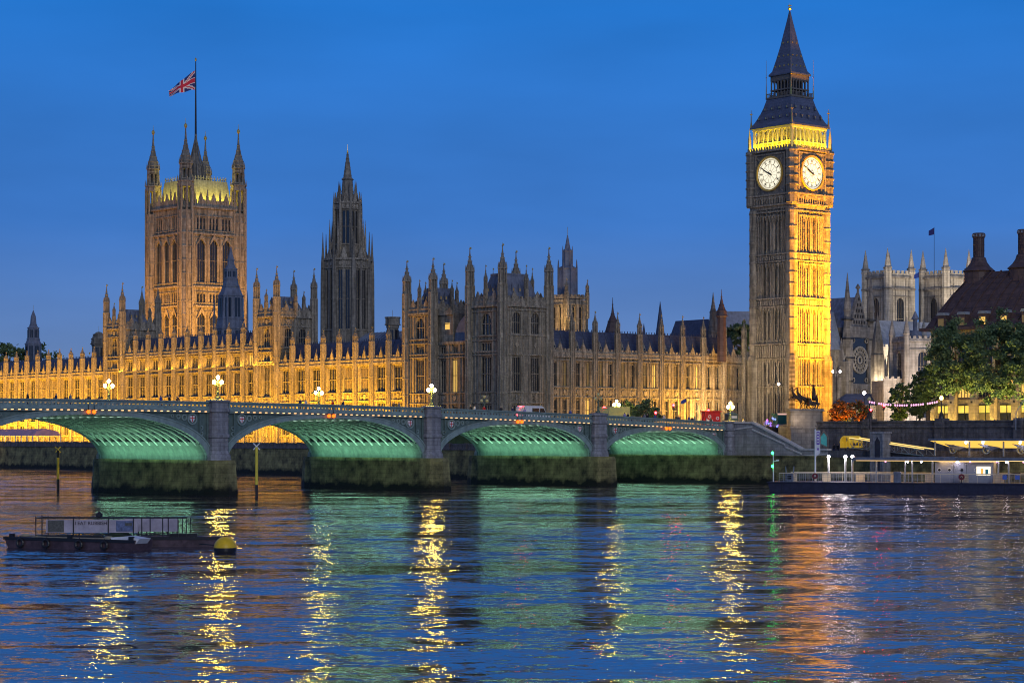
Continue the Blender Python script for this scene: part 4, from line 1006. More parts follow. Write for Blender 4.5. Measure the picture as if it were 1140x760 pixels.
# approach on land
k = MB(); k.box(1.4, 60, 4.6, BW-4.6, 8.9, 9.06); k.box(1.4, 60, -.1, 4.6, 8.9, 9.2, 1); k.box(1.4, 60, BW-4.6, BW, 8.9, 9.2, 1)
tag(k.build("road", [ASPHALT, PAVING]), kind="structure"); o = bpy.data.objects["road"]; o.location = B(0, 0); o.rotation_euler = (0, 0, BA)
def ell(t, zc, p=2.25): return 4.7+(zc-4.7)*(max(0, 1-abs(t)**p))**(1/2.0)
crown_z = []
for (a, b) in spans:
    uc = (a+b)/2; hw = (b-a)/2; zc = top(uc)-1.95; crown_z.append(zc); N_ = 40
    # parameter spaced finely near the springing
    ts = [math.sin(PI/2*(-1+2*i/N_)) for i in range(N_+1)]
    cur = [(uc+hw*t, ell(t, zc)) for t in ts]
    def ring_pts(th0, th1):
        out = []
        for i, (uu, z) in enumerate(cur):
            p0 = cur[max(0, i-1)]; p1 = cur[min(N_, i+1)]; dx, dz = p1[0]-p0[0], p1[1]-p0[1]; l_ = math.hypot(dx, dz)
            nx, nzz = -dz/l_, dx/l_
            t = abs(ts[i]); th = th0+(th1-th0)*t
            out.append((uu+nx*th, z+nzz*th))
        return out
    outer = ring_pts(.62, .95)
    outer = [(min(max(q[0], a-1.0), b+1.0), max(q[1], 4.7)) for q in outer]
    for side in (0, 1):
        k = MB(); ya, yb = (-.2, .35) if side == 0 else (BW-.35, BW+.2)
        for i in range(N_):
            k.prism([(-cur[i][0], cur[i][1]), (-outer[i][0], outer[i][1]), (-outer[i+1][0], outer[i+1][1]), (-cur[i+1][0], cur[i+1][1])], 1, ya, yb)
            y0, y1 = (-.32, -.2) if side == 0 else (BW+.2, BW+.32)
            q0 = (cur[i][0]*.18+outer[i][0]*.82, cur[i][1]*.18+outer[i][1]*.82); q1 = (cur[i+1][0]*.18+outer[i+1][0]*.82, cur[i+1][1]*.18+outer[i+1][1]*.82)
            k.prism([(-q0[0], q0[1]), (-outer[i][0], outer[i][1]), (-outer[i+1][0], outer[i+1][1]), (-q1[0], q1[1])], 1, y0, y1)
        k.build("arch_ring", IRON, br)
        # spandrel plate
        for lo, hi in ((0, N_//2), (N_//2, N_)):
         k = MB(); y0, y1 = (.12, .3) if side == 0 else (BW-.3, BW-.12)
         for i in range(lo, hi):
            zt0, zt1 = top(outer[i][0])-1.42, top(outer[i+1][0])-1.42
            if zt0-outer[i][1] > .02 or zt1-outer[i+1][1] > .02:
                k.prism([(-outer[i][0], min(outer[i][1], zt0)), (-outer[i][0], zt0+.05), (-outer[i+1][0], zt1+.05), (-outer[i+1][0], min(outer[i+1][1], zt1))], 1, y0, y1)
         for e_, sg in (((a, 1),) if lo == 0 else ((b, -1),)):                 # frame bars of the spandrel panels
            y0, y1 = (-.1, .12) if side == 0 else (BW-.12, BW+.1)
            uu = e_+sg*1.15; k.box(-uu-.12, -uu+.12, y0, y1, 6.8, top(uu)-1.45)
            u2 = e_-sg*.05; k.box(-u2-.16, -u2+.16, y0, y1, 4.7, top(u2)-1.45)
         k.build("spandrel", IRON_D, br)
        if side == 0:
            for e_, sg in ((a, 1), (b, -1)):
                k = MB(); uu = e_+sg*2.4; zt = top(uu)-2.35
                ring(k, .62, .78, -uu, zt, -.12, .13, 16, 0); k.prism([(-uu-.36, zt+.4), (-uu+.36, zt+.4), (-uu+.33, zt-.1), (-uu, zt-.5), (-uu-.33, zt-.1)], 1, -.1, .13, 1)
                k.prism([(-uu-.36, zt+.05), (-uu+.36, zt+.05), (-uu+.36, zt+.15), (-uu-.36, zt+.15)], 1, -.14, -.1, 2); k.prism([(-uu-.05, zt+.4), (-uu+.05, zt+.4), (-uu+.05, zt-.4), (-uu-.05, zt-.4)], 1, -.13, -.1, 2)
                k.box(-uu-.78, -uu+.78, .09, .119, zt-.04, zt+.04, 0); k.build("shield", [IRON, WHITE, RED], br)
                for j, rr in enumerate((.42, .33, .24)):
                    u3 = uu+sg*(1.25+j*.95); k = MB(); ring(k, rr*.65, rr, -u3, top(u3)-1.75-rr, -.08, .119, 12, 0); k.build("tracery_ring", IRON, br)
                for j in range(3): k = MB(); ring(k, .2, .32, -(e_+sg*.95), zt-1.2-j*.75, -.08, .119, 10, 0); k.build("tracery_ring", IRON, br)
    # ribs and purlins of the soffit
    k = MB()
    nr_ = 14; ti = [i for i in range(N_+1)]
    for j in range(nr_):
        y = 1.2+(BW-2.4)*j/(nr_-1)
        for i in range(N_):
            (u0, z0), (u1, z1) = cur[i], cur[i+1]
            k.prism([(-u0, z0+.02), (-u0, z0+.55), (-u1, z1+.55), (-u1, z1+.02)], 1, y-.08, y+.08)
            if z0 > 6.5 and z1 > 6.5: k.prism([(-u0, z0-.03), (-u0, z0+.02), (-u1, z1+.02), (-u1, z1-.03)], 1, y-.19, y+.19)
    nt = int((b-a)/1.9)
    for i in range(nt+1):
        t = -1+2*(i+.5)/(nt+1)
        if abs(t) > .86: continue
        z = ell(t, zc); uu = uc+hw*t; k.box(-uu-.07, -uu+.07, .4, BW-.4, z+.10, z+.42)
        for j in range(nr_-1):
            ya = 1.2+(BW-2.4)*j/(nr_-1); yb = 1.2+(BW-2.4)*(j+1)/(nr_-1)
            t2 = -1+2*(i+1.5)/(nt+1)
            if False: k.tube((-uu, ya, z+.1), (-(uc+hw*t2), yb, ell(t2, zc)+.1), .07, n=4)
    k.build("soffit_ribs", RIB, br)
    k = MB()
    for i in range(N_):
        (u0, z0), (u1, z1) = cur[i], cur[i+1]
        if max(z0, z1) < 7.3: d0 = d1 = -.005
        else: d0 = d1 = .56
        k.prism([(-u0, z0+d0+.01), (-u0, z0+d0+.12), (-u1, z1+d1+.12), (-u1, z1+d1+.01)], 1, .36, BW-.36)
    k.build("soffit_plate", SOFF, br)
    for t in (-.34, -.1, .14, .38):
        k = MB(); z = ell(t, zc); uu = uc+hw*t; k.box(-uu-.05, -uu+.05, .6, BW-.6, z+.0, z+.09); k.build("soffit_lamp", em("soffit_tube", (.72, 1, .8), 1.0), br)
    # navigation lights at the crown
    for e_ in (-.42, .42):
        k = MB(); k.rev(0, 0, [(.05, -.26), (.2, -.2), (.26, 0), (.2, .2), (.05, .26)], n=10); k.rev(0, 0, [(.3, .24), (.3, .3)], n=10, m=1); k.box(-.03, .03, -.03, .03, .3, .9, 1)
        k.build("navigation_light", [E_ORANGE, BLACK], br, True).location = (-(uc+e_), -.62, zc+.35)
    # green floodlights on the springings
    for e_, sg in ((a, 1), (b, -1)):
        area("soffit_floodlight", B(e_+sg*1.3, BW/2, 5.0), B(e_+sg*11, BW/2, 9.6), 22, .35, 380, (.45, 1, .63), PI*.95)
        area("springing_floodlight", B(e_+sg*1.4, BW/2, 4.9), B(e_+sg*.2, BW/2, 6.6), 23, .2, 300, (.42, 1, .62), PI*.95)
    for q in (.3, .7):
        area("crown_floodlight", B(uc-1.5, BW*q, zc-2.4), B(uc-1.4, BW*q, zc), 6, 7, 28, (.60, 1, .65), PI*.9)
# parapets and cornice
for side in (0, 1):
    k = MB(); f = (lambda y: y) if side == 0 else (lambda y: BW-y)
    def pr(q): q = [(f(y), z) for y, z in q]; return q if side == 0 else q[::-1]
    sweep(k, pr([(-.28, -.16), (.22, -.16), (.22, 0), (-.28, 0)]), 0, UEND, 46)
    sweep(k, pr([(-.1, -.36), (.1, -.36), (.1, -.16), (-.1, -.16)]), 0, UEND, 46)
    sweep(k, pr([(-.15, -1.05), (.15, -1.05), (.15, -.80), (-.15, -.80)]), 0, UEND, 46)
    sweep(k, pr([(-.5, -1.28), (.12, -1.28), (.12, -1.05), (-.5, -1.05)]), 0, UEND, 46)
    sweep(k, pr([(-.32, -1.5), (.12, -1.5), (.12, -1.28), (-.32, -1.28)]), 0, UEND, 46)
    n = int(UEND/.62)
    for i in range(n):
        uu = UEND*(i+.5)/n; z = top(uu); y0, y1 = sorted((f(-.06), f(.06)))
        k.box(-uu-.12, -uu+.12, y0, y1, z-.81, z-.35)
        k.box(-uu-.31, -uu+.31, y0+.01, y1-.01, z-.81, z-.70); k.box(-uu-.31, -uu+.31, y0+.01, y1-.01, z-.45, z-.35)
    k.build("parapet", IRON, br)
k = MB(); n = int(UEND/1.0)
for i in range(n):
    uu = UEND*(i+.5)/n; z = top(uu)-1.36
    if min(abs(uu-p) for p in piers) > 1.9: k.box(-uu-.13, -uu+.13, -.5, -.33, z-.05, z+.05)
tag(k.build("string_lights", E_STRING, br), kind="stuff")
# piers
def pier_mesh(kind):
    k = MB()
    if kind == 0:      # tide-stained base with pointed cutwaters
        def rg_(s, z, e=0): return [(x*s, y, z) for x, y in ((-1.72, .2), (-1.5, -1.6), (-.6, -3.2-e), (.6, -3.2-e), (1.5, -1.6), (1.72, .2), (1.72, BW-.2), (1.5, BW+1.6), (.6, BW+3.2+e), (-.6, BW+3.2+e), (-1.5, BW+1.6), (-1.72, BW-.2))]
        k.loft([rg_(1.22, -2.5, .7), rg_(1.16, .5, .5), rg_(1.04, 3.6, .2), rg_(1.04, 4.2, .2), rg_(1.0, 4.7, 0)])
        for i, (y, z) in enumerate([(y, z) for z in (1.4, 2.3, 3.2) for y in range(1, 26, 1)]): pass
    else:
        pass
    return k
for p in piers[1:]:
    o = pier_mesh(0).build("pier_base", MOSS, br); o.location = (-p, 0, 0)
for i, p in enumerate(piers):
    tp = top(p)
    for side in (0, 1):
        k = MB(); yy = 0 if side == 0 else BW; sg = -1 if side == 0 else 1
        def oc(r, z, d=0): return [(-p+x*r, yy+sg*y*r, z) for x, y in ((-1.35, -.35), (-1.35, .75), (-.85, 1.25), (.85, 1.25), (1.35, .75), (1.35, -.35))][::sg]
        k.loft([oc(1.25, 4.7), oc(1.2, 5.2), oc(1.0, 5.9), oc(1.0, 7.6), oc(1.12, 7.75), oc(1.12, 8.1), oc(1.0, 8.25), oc(1.0, tp-1.5), oc(1.14, tp-1.35), oc(1.14, tp-1.0), oc(1.0, tp-.85), oc(1.0, tp-.2), oc(1.14, tp-.05), oc(1.14, tp+.2), oc(.4, tp+.34)])
        k.build("pier_pilaster", GRANITE, br)
    k = MB(); k.box(-p-1.6, -p+1.6, .36, BW-.36, 4.7, tp-1.7); k.build("pier_core", GRANITE, br)

# ------------------------------------------------------------------ triple globe lamps on the bridge
def triple_lamp():
    root = thing("bridge_lamp", "", "street lamp", (0, 0, 0), BA)
    k = MB(); k.rev(0, 0, [(.38, 0), (.36, .3), (.2, .45), (.17, 1.0), (.22, 1.05), (.12, 1.2), (.09, 2.1), (.16, 2.2), (.07, 2.3), (.06, 2.75)], n=8)
    for a in (0, 1):
        sx = -1 if a else 1
        k.tube((0, 0, 1.75), (sx*.5, 0, 1.9), .05, n=6); k.tube((sx*.5, 0, 1.9), (sx*.62, 0, 2.1), .05, n=6); k.tube((0, 0, 2.2), (sx*.4, 0, 1.95), .03, n=6)
    k.build("post", mat("lamp_post_green", (.10, .13, .09), .45, .2, 3), root)
    for x, z in ((0, 2.98), (.62, 2.34), (-.62, 2.34)):
        k = MB(); k.rev(x, 0, [(.12, z-.26), (.21, z-.12), (.25, z+.02), (.2, z+.18), (.06, z+.28)], n=10); k.build("globe", E_LAMP, root, True)
        k = MB(); k.rev(x, 0, [(.12, z+.26), (.04, z+.4), (.015, z+.55)], n=8); k.build("lantern_cap", BLACK, root)
    return root
tl = triple_lamp()
GLASS_OFF = mat("faint_glow_globe_glass", (.25, .25, .2), .2, .1, 3, emis=(.7, .6, .1), es=.12)  # globes are off; a faint yellow glow is put into their glass
def put_lamp(src, u, s, label, lit=True):
    c = copy_tree(src, B(u, s, top(u)+.25), BA, label) if True else None
    c["group"] = "triple globe lamps along the bridge parapets"
    if not lit:
        for ch in c.children:
            if ch.name.startswith("globe"):
                me = ch.data.copy(); me.materials[0] = GLASS_OFF; ch.data = me
    return c
put_lamp(tl, piers[3], -.2, "lit triple lamp on the near parapet, over the leftmost full pier")
put_lamp(tl, piers[2], -.2, "lit triple lamp on the near parapet, directly in front of the dark pavilion block")
put_lamp(tl, piers[1], -.2, "unlit triple lamp on the near parapet, left of the yellow van box", False)
put_lamp(tl, piers[0], -.2, "lit triple lamp at the top of the stairs, by the red kiosk")
put_lamp(tl, piers[3], BW+.2, "lit triple lamp on the far parapet before the low south wing, leftmost lamp")
put_lamp(tl, piers[2], BW+.2, "lit triple lamp on the far parapet before the floodlit north wing")
put_lamp(tl, piers[1], BW+.2, "unlit triple lamp on the far parapet between two lit ones, before the corner pavilion", False)
lp = put_lamp(tl, piers[0], BW+.2, "lit triple lamp on the far parapet beside the yellow van box"); lp.location.z += .65
for ch in list(tl.children): bpy.data.objects.remove(ch)
bpy.data.objects.remove(tl)
# ------------------------------------------------------------------ river walls, stairs, embankment
rw = thing("palace_river_wall", "dark stained river wall under the palace terrace, seen through the arches", "wall", P(-26, 0), PA)
k = MB(); k.loft([[(-.9, -46, -2.5), (.4, -46, -2.5), (.4, 400, -2.5), (-.9, 400, -2.5)], [(0, -46, 5.3), (.4, -46, 5.3), (.4, 400, 5.3), (0, 400, 5.3)]]); k.build("wall", MOSS, rw)
k = MB(); k.box(-.2, .5, -46, 400, 5.3, 5.55); k.box(-.05, .35, -46, 400, 5.55, 6.35); k.box(-.15, .45, -46, 400, 6.35, 6.5)
for i in range(90): k.box(-.25, .45, -45+i*4.9, -44.4+i*4.9, 5.56, 6.6)
k.build("parapet", GRANITE_D, rw)
em_ = thing("embankment_wall", "long granite embankment wall with coping and lamp piers right of the statue", "wall", B(0, 0), BA)
k = MB(); k.box(7, 8.2, -160, -12.9, 4.2, 9.3)
k.box(6.75, 8.3, -160, -12.9, 9.3, 9.6); k.box(7.05, 8.1, -160, -12.9, 9.6, 10.1); k.box(6.85, 8.3, -160, -12.9, 10.1, 10.38)
for t in (23.6, 37.6, 52, 67, 82): k.box(6.3, 8.4, -t-.7, -t+.7, 4.95, 10.7); k.box(6.1, 8.5, -t-.85, -t+.85, 9.2, 9.6)
k.build("upper_wall", GRANITE_D, em_)
k = MB(); k.box(-.2, 7, -160, -21, -2.5, 4.5)
k.loft([[(-2.2, -21, -2.5), (1.45, -21, -2.5), (1.45, 27, -2.5), (-2.2, 27, -2.5)], [(-1.5, -21, 4.5), (1.45, -21, 4.5), (1.45, 27, 4.5), (-1.5, 27, 4.5)]]); k.box(-1.75, 1.4, -21, 27, 4.5, 4.72)
k.build("lower_wall", MOSS, em_)
k = MB(); k.box(-.35, .25, -160, -21, 4.5, 5.6); k.box(.25, 7, -160, -21, 4.5, 4.95); k.build("river_walk", GRANITE_D, em_)
k = MB()
for i in range(60): k.box(3.0, 3.06, -22-i*1.8-.03, -22-i*1.8+.03, 4.95, 6.0)
k.build("railing", BLACK, em_); 
st = thing("river_stairs", "granite stairs descending from the bridge end to the river walk, sloping coping", "stairs", B(0, 0), BA)
prof = [(-1.3, 4.5), (-1.3, 10.0), (-5.2, 10.0), (-12.2, 7.1), (-15.6, 5.6), (-21, 5.6), (-21, 4.5)]
k = MB(); k.prism(prof, 0, -.3, .4)
k.build("side_wall", mat("blue_grey_ashlar", (.36, .345, .34), .8, .2, 1.2, course=.55, streak=.3), st)
k = MB(); pts = prof[1:6]
for (ya, za), (yb, zb) in zip(pts, pts[1:]):
    k.loft([[(-.5, ya, za), (.6, ya, za), (.6, ya, za+.28), (-.5, ya, za+.28)], [(-.5, yb, zb), (.6, yb, zb), (.6, yb, zb+.28), (-.5, yb, zb+.28)]])
    k.loft([[(-.45, ya, za-1.1), (-.3, ya, za-1.1), (-.3, ya, za-.85), (-.45, ya, za-.85)], [(-.45, yb, zb-.7), (-.3, yb, zb-.7), (-.3, yb, zb-.45), (-.45, yb, zb-.45)]])
k.build("coping", mat("pale_coping", (.50, .48, .46), .8, .2, 2), st)
k = MB(); n = 26
for i in range(n):
    y0 = -2-13*i/n; z = 9.1-4.2*(i+1)/n; k.box(.4, 7, y0-13/n, y0, 4.2, z)
k.box(.4, 7, -21, -15, 4.2, 4.93); k.box(.4, 7.9, -2, -.2, 4.2, 9.1)
k.build("steps", mat("brown_worn_steps", (.20, .15, .11), .8, .25, 2), st)
k = MB(); k.box(7, 8, -8.6, -2, 4.2, 9.9)
for sgn, (y0, z0_, y1, z1_) in enumerate(((-5.5, 9.0, -15.5, 5.8),)):
    k.loft([[(6.2, y0, z0_-1), (6.8, y0, z0_-1), (6.8, y0, z0_+.9), (6.2, y0, z0_+.9)], [(6.2, y1, z1_-1), (6.8, y1, z1_-1), (6.8, y1, z1_+.3), (6.2, y1, z1_+.3)]])
k.build("inner_wall", PLINTH, st)
# statue on its plinth
sx_, sy_ = 6.8, -10.7
stt = thing("chariot_statue", "dark bronze chariot with rearing horses and spear bearer on a granite plinth", "statue", (B(-sx_, sy_)[0], B(-sx_, sy_)[1], 0), R(4))
k = MB(); k.box(-2.75, 2.75, -1.7, 2.2, 4.3, 9.2); k.box(-2.9, 2.9, -1.85, 2.35, 9.2, 9.5)
k.loft([[(x*a, y, z) for x, y in ((-2.7, -1.2), (-2.2, -1.65), (2.2, -1.65), (2.7, -1.2), (2.7, 2.1), (-2.7, 2.1))] for a, z in ((1, 9.5), (1, 12.05))])
k.box(-3.0, 3.0, -1.95, 2.4, 12.05, 12.2); k.box(-2.8, 2.8, -1.75, 2.2, 12.2, 12.45); k.build("plinth", PLINTH, stt)
def skin(name, nodes, edges, m, parent=None, sub=1, M=None):
    me = bpy.data.meshes.new(name); me.from_pydata([q[:3] for q in nodes], edges, [])
    o = bpy.data.objects.new(name, me); C.objects.link(o)
    md = o.modifiers.new("s", 'SKIN'); md.use_smooth_shade = True
    for i, q in enumerate(nodes):
        r = q[3]; me.skin_vertices[0].data[i].radius = (r, q[4] if len(q) > 4 else r)
    me.skin_vertices[0].data[0].use_root = True
    sb = o.modifiers.new("u", 'SUBSURF'); sb.levels = sub; sb.render_levels = sub
    dg = bpy.context.evaluated_depsgraph_get(); nm = bpy.data.meshes.new_from_object(o.evaluated_get(dg))
    bpy.data.objects.remove(o); nm.materials.clear()
    for q in (m if isinstance(m, list) else [m]): nm.materials.append(q)
    nm.name = name
    return link(name, nm, parent, M) if parent is not None or M is not None else nm
def horse(rear):
    # facing -x, haunches at x=.9
    N_ = [(.55, 0, 1.42, .30), (.15, 0, 1.6, .27), (-.25, 0, 1.82, .29), (-.5, 0, 2.15, .24), (-.68, 0, 2.6, .16), (-.62, 0, 3.0, .13), (-.85, 0, 3.12, .11), (-1.22, 0, 2.84, .06),
          (.7, .2, 1.1, .17), (.95, .22, .72, .08), (.72, .22, .42, .055), (.82, .22, .05, .06), (.65, -.2, 1.1, .17), (.5, -.22, .75, .085), (.7, -.22, .42, .055), (.55, -.22, .05, .06),
          (-.45, .2, 1.75, .14), (-.9, .22, 1.72, .08), (-1.15, .22, 1.4, .05), (-1.0, .22, 1.15, .05), (-.4, -.2, 1.7, .14), (-.85, -.22, 1.5, .08), (-1.3, -.22, 1.5, .05), (-1.38, -.22, 1.15, .05),
          (.82, 0, 1.6, .08), (1.08, 0, 1.45, .07), (1.2, 0, .95, .04), (-.6, 0, 3.3, .04)]
    E_ = [(0, 1), (1, 2), (2, 3), (3, 4), (4, 5), (5, 6), (6, 7), (0, 8), (8, 9), (9, 10), (10, 11), (0, 12), (12, 13), (13, 14), (14, 15), (3, 16), (16, 17), (17, 18), (18, 19), (3, 20), (20, 21), (21, 22), (22, 23), (0, 24), (24, 25), (25, 26), (5, 27)]
    return N_, E_
hn, he = horse(0)
for y, dx in ((-.75, -1.55), (.95, -.35)):
    skin("horse", hn, he, BRONZE, stt, 1, Matrix.Translation((dx, y, 12.5)) @ Matrix.Rotation(R(4 if y < 0 else -3), 4, 'Z') @ Matrix.Scale(1.1, 4))
k = MB()
k.prism([(.7, 13.1), (2.3, 13.1), (2.5, 13.35), (2.0, 13.5), (1.1, 13.6), (.85, 14.3), (.65, 14.3)], 1, -.6, .9); k.tube((.8, .1, 13.1), (-1.8, .1, 13.9), .06)
k.box(.6, .75, -.7, 1.0, 13.0, 14.2); k.build("chariot", BRONZE, stt)
for y in (-.95, 1.2):
    k = MB(); ring(k, .52, .64, 1.5, 13.09, y-.06, y+.06, 20)
    for i in range(8): a = i*PI/4; k.tube((1.5, y, 13.09), (1.5+.55*math.cos(a), y, 13.09+.55*math.sin(a)), .04, n=4)
    k.tube((1.5, y-.1, 13.09), (1.5, y+.1, 13.09), .12); k.build("wheel", BRONZE, stt)
fn = [(1.5, .1, 14.25, .34), (1.5, .1, 13.0, .5), (1.48, .1, 14.75, .27), (1.45, .1, 15.15, .26), (1.42, .1, 15.42, .09), (1.4, .1, 15.68, .15), (1.4, .1, 15.85, .1),
      (1.4, -.3, 15.3, .1), (1.0, -.55, 15.55, .07), (.7, -.55, 16.0, .05), (1.5, .5, 15.3, .1), (1.8, .75, 15.5, .07), (2.0, .8, 15.75, .05)]
skin("charioteer", fn, [(0, 1), (0, 2), (2, 3), (3, 4), (4, 5), (5, 6), (3, 7), (7, 8), (8, 9), (3, 10), (10, 11), (11, 12)], BRONZE, stt, 1, Matrix.Translation((0, 0, .75)))
skin("seated_companion", [(2.1, .6, 13.9, .25), (2.15, .6, 13.3, .3), (2.1, .6, 14.4, .2), (2.08, .6, 14.62, .07), (2.05, .6, 14.82, .12)], [(0, 1), (0, 2), (2, 3), (3, 4)], BRONZE, stt)
k = MB(); k.tube((1.25, -.55, 14.7), (.1, -.55, 17.1), .035, n=5); k.build("spear", BRONZE, stt)
# door niche, dark pier and gangways on the embankment
nd = thing("arched_doorway", "pale pointed doorway with teal glass at the foot of the plinth", "doorway", B(-6.95, -14.6), BA)
k = MB(); k.box(-.15, 0, -.95, -.65, 4.95, 7.8); k.box(-.15, 0, .65, .95, 4.95, 7.8)
for s_ in (-1, 1): k.prism([(s_*.95, 7.8), (0, 8.9), (0, 8.5), (s_*.65, 7.8)][::s_], 0, -.15, 0)
k.build("surround", PLINTH, nd)
k = MB(); k.prism([(-.65, 4.95), (.65, 4.95), (.65, 7.8), (0, 8.5), (-.65, 7.8)], 0, -.06, -.02); k.build("glass_door", mat("teal_glass", (.05, .22, .24), .2, .3, 1.5, emis=(.1, .5, .55), es=.22), nd)
dp = thing("mooring_pier", "tall dark granite mooring pier with a pointed recess standing before the embankment", "pier", B(1.4, -32.2), BA)
k = MB(); k.box(-.9, .9, -1.2, 1.2, -2, 8.3); k.box(-1.05, 1.05, -1.35, 1.35, 8.3, 8.6)
k.prism([(-.5, 2.5), (.5, 2.5), (.5, 7.0), (0, 7.8), (-.5, 7.0)], 0, -.93, -.9, 1); k.box(-1.1, -.9, -1.3, -1.0, -2, 8.3); k.box(-1.1, -.9, 1.0, 1.3, -2, 8.3); k.build("shaft", [GRANITE, HULL], dp)
def gangway(label, p0, p1, arch=True):
    a = Vector(p0); b = Vector(p1); d = b-a; L_ = math.hypot(d.x, d.y); ang = math.atan2(d.y, d.x)
    root = thing("gangway", label, "gangway", p0, ang); sl = d.z/L_
    k = MB(); n = max(4, int(L_/1.7))
    for y in (-1.0, 1.0):
        k.tube((0, y, 0), (L_, y, sl*L_), .09, n=4); k.tube((0, y, 1.5), (L_, y, sl*L_+.9), .09, n=4)
        for i in range(n):
            x0, x1 = L_*i/n, L_*(i+1)/n; h0 = 1.5-.6*i/n; h1 = 1.5-.6*(i+1)/n
            k.tube((x0, y, sl*x0), (x0, y, sl*x0+h0), .05, n=4)
            if i % 2: k.tube((x0, y, sl*x0), (x1, y, sl*x1+h1), .05, n=4)
            else: k.tube((x0, y, sl*x0+h0), (x1, y, sl*x1), .05, n=4)
    k.build("truss", STEEL, root)
    k = MB(); k.loft([[(0, -1, -.1), (0, 1, -.1), (0, 1, 0), (0, -1, 0)], [(L_, -1, sl*L_-.1), (L_, 1, sl*L_-.1), (L_, 1, sl*L_), (L_, -1, sl*L_)]]); k.build("walkway", ASPHALT, root)
    k = MB()
    for y in (-1.0, 1.0): k.loft([[(0, y-.1, 1.55), (0, y+.1, 1.55), (0, y+.1, 1.68), (0, y-.1, 1.68)], [(L_, y-.1, sl*L_+.95), (L_, y+.1, sl*L_+.95), (L_, y+.1, sl*L_+1.08), (L_, y-.1, sl*L_+1.08)]])
    k.build("light_strip", em("warm_light_strip", (1, .68, .2), 1.3), root)
    if arch:
        k = MB(); n = 12
        for i in range(n):
            a0, a1 = PI*i/n, PI*(i+1)/n
            k.prism([(1.05*math.cos(a0), .7+.95*math.sin(a0)), (1.25*math.cos(a0), .7+1.15*math.sin(a0)), (1.25*math.cos(a1), .7+1.15*math.sin(a1)), (1.05*math.cos(a1), .7+.95*math.sin(a1))][::-1], 1, -1.4, 1.4)
        for x in (-1.2, -.5, .3, 1.1): k.box(x-.06, x+.06, 1.2, 1.3, -.1, 1.3); k.box(x-.06, x+.06, -1.3, -1.2, -.1, .9)
        k.box(-1.25, -1.15, -1.3, 1.3, -.1, .8); k.box(1.15, 1.25, -1.3, 1.3, -.1, .3)
        k.build("entrance_hood", mat("yellow_hood", (.6, .42, .05), .5, .1, 2, emis=(1, .6, .04), es=.25), root)
    return root
gangway("sloping truss gangway with a yellow arched entrance on the river walk", B(-3.2, -23.0, 6.1), B(1.8, -41.5, 4.9))
sh = thing("gangway_canopy", "flat grey roof with glowing yellow underside above the gangway at right edge", "canopy", B(-1, -44), BA)
k = MB(); k.prism([(-3.6, 7.3), (-3.6, 7.5), (2.6, 6.35), (2.6, 6.15)], 1, -24, 2); k.box(-3.75, -3.6, -24, 2, 7.2, 7.55); k.build("roof", LEAD, sh)
k = MB(); k.prism([(-3.55, 7.22), (-3.55, 7.28), (2.5, 6.15), (2.5, 6.09)], 1, -23.9, 1.9); k.build("ceiling", E_WARM, sh)
k = MB()
for y in (1.2, -5, -11, -17, -23): k.tube((-3, y, 4.9), (-3, y, 7.1), .14); k.tube((2, y, 4.9), (2, y, 6.15), .14)
k.build("posts", STEEL, sh)
for i, y in enumerate((-1.5, -7.5, -13.5)):
    k = MB(); ring(k, .55, .72, y, 5.9, -.1, .1, 14); k.v = [(-2.2+q[1], q[0], q[2]) for q in k.v]
    for a in range(6): an = a*PI/3; k.tube((-2.2, y, 5.9), (-2.2, y+.6*math.cos(an), 5.9+.6*math.sin(an)), .05, n=4)
    k.prism([(y-2.8, 6.2), (y+1.2, 6.75), (y-1, 5.7)], 0, -2.8, -2.6, 1)
    k.build("winch_wheel", [STEEL, LEAD], sh)
k = MB()
for y in (-4.5, -7.5, -14): k.rev(-3.2, y, [(.02, 6.75), (.16, 6.85), (.16, 7.0), (.02, 7.05)])
k.build("ceiling_lamp", E_LAMPW, sh)

# ------------------------------------------------------------------ passenger pontoon
PO = R(-18.9); PX, PY = 36.4, 299.0
def Q(x, y, z=0): a = rotv(PO, x, y); return (PX+a[0], PY+a[1], z)
pn = thing("landing_pontoon", "long dark floating landing pontoon with railings, cabin and flat lit canopy", "pontoon", Q(0, 0), PO)
k = MB(); k.prism([(0, 1.25), (.5, -.4), (62, -.4), (62, 1.25)], 1, 0, 9); k.box(-.1, 62.1, -.15, 9.1, 1.25, 1.42, 0)
for x in np.arange(2, 62, 6.2): k.box(x, x+.08, -.03, 0, -.2, 1.25, 1)
k.build("hull", [HULL, BLACK], pn)
for y, nm in ((.25, "railing"), (8.7, "railing")):
    k = MB()
    for i in range(96):
        x = 1.6+i*.63
        k.box(x-.02, x+.02, y-.02, y+.02, 1.42, 2.65, 1 if i % 4 else 0)
    for z in (1.75, 2.1, 2.4): k.box(1.6, 61.5, y-.015, y+.015, z, z+.03, 1)
    k.box(1.6, 61.5, y-.05, y+.05, 2.62, 2.72, 0)
    k.build(nm, [mat("lit_handrail", (.65, .55, .4), .4, .1, 3), STEEL], pn)
k = MB(); k.box(-.6, .6, .6, .63, 1.5, 2.55); GPM = mat("frosted_rail_panels", (.75, .70, .60), .5, .2, 1)
nt_ = GPM.node_tree; tr_ = nt_.nodes.new("ShaderNodeBsdfTranslucent"); tr_.inputs[0].default_value = (.8, .72, .58, 1); mxs = nt_.nodes.new("ShaderNodeMixShader"); mxs.inputs[0].default_value = .6
nt_.links.new(nt_.nodes["Principled BSDF"].outputs[0], mxs.inputs[1]); nt_.links.new(tr_.outputs[0], mxs.inputs[2]); nt_.links.new(mxs.outputs[0], nt_.nodes["Material Output"].inputs[0])
gp_ = k.mesh("glass_panel", GPM)
for i in range(38):
    if i % 3 == 1: link("glass_panel", gp_, pn, Matrix.Translation((1.9+i*1.6, 0, 0)))
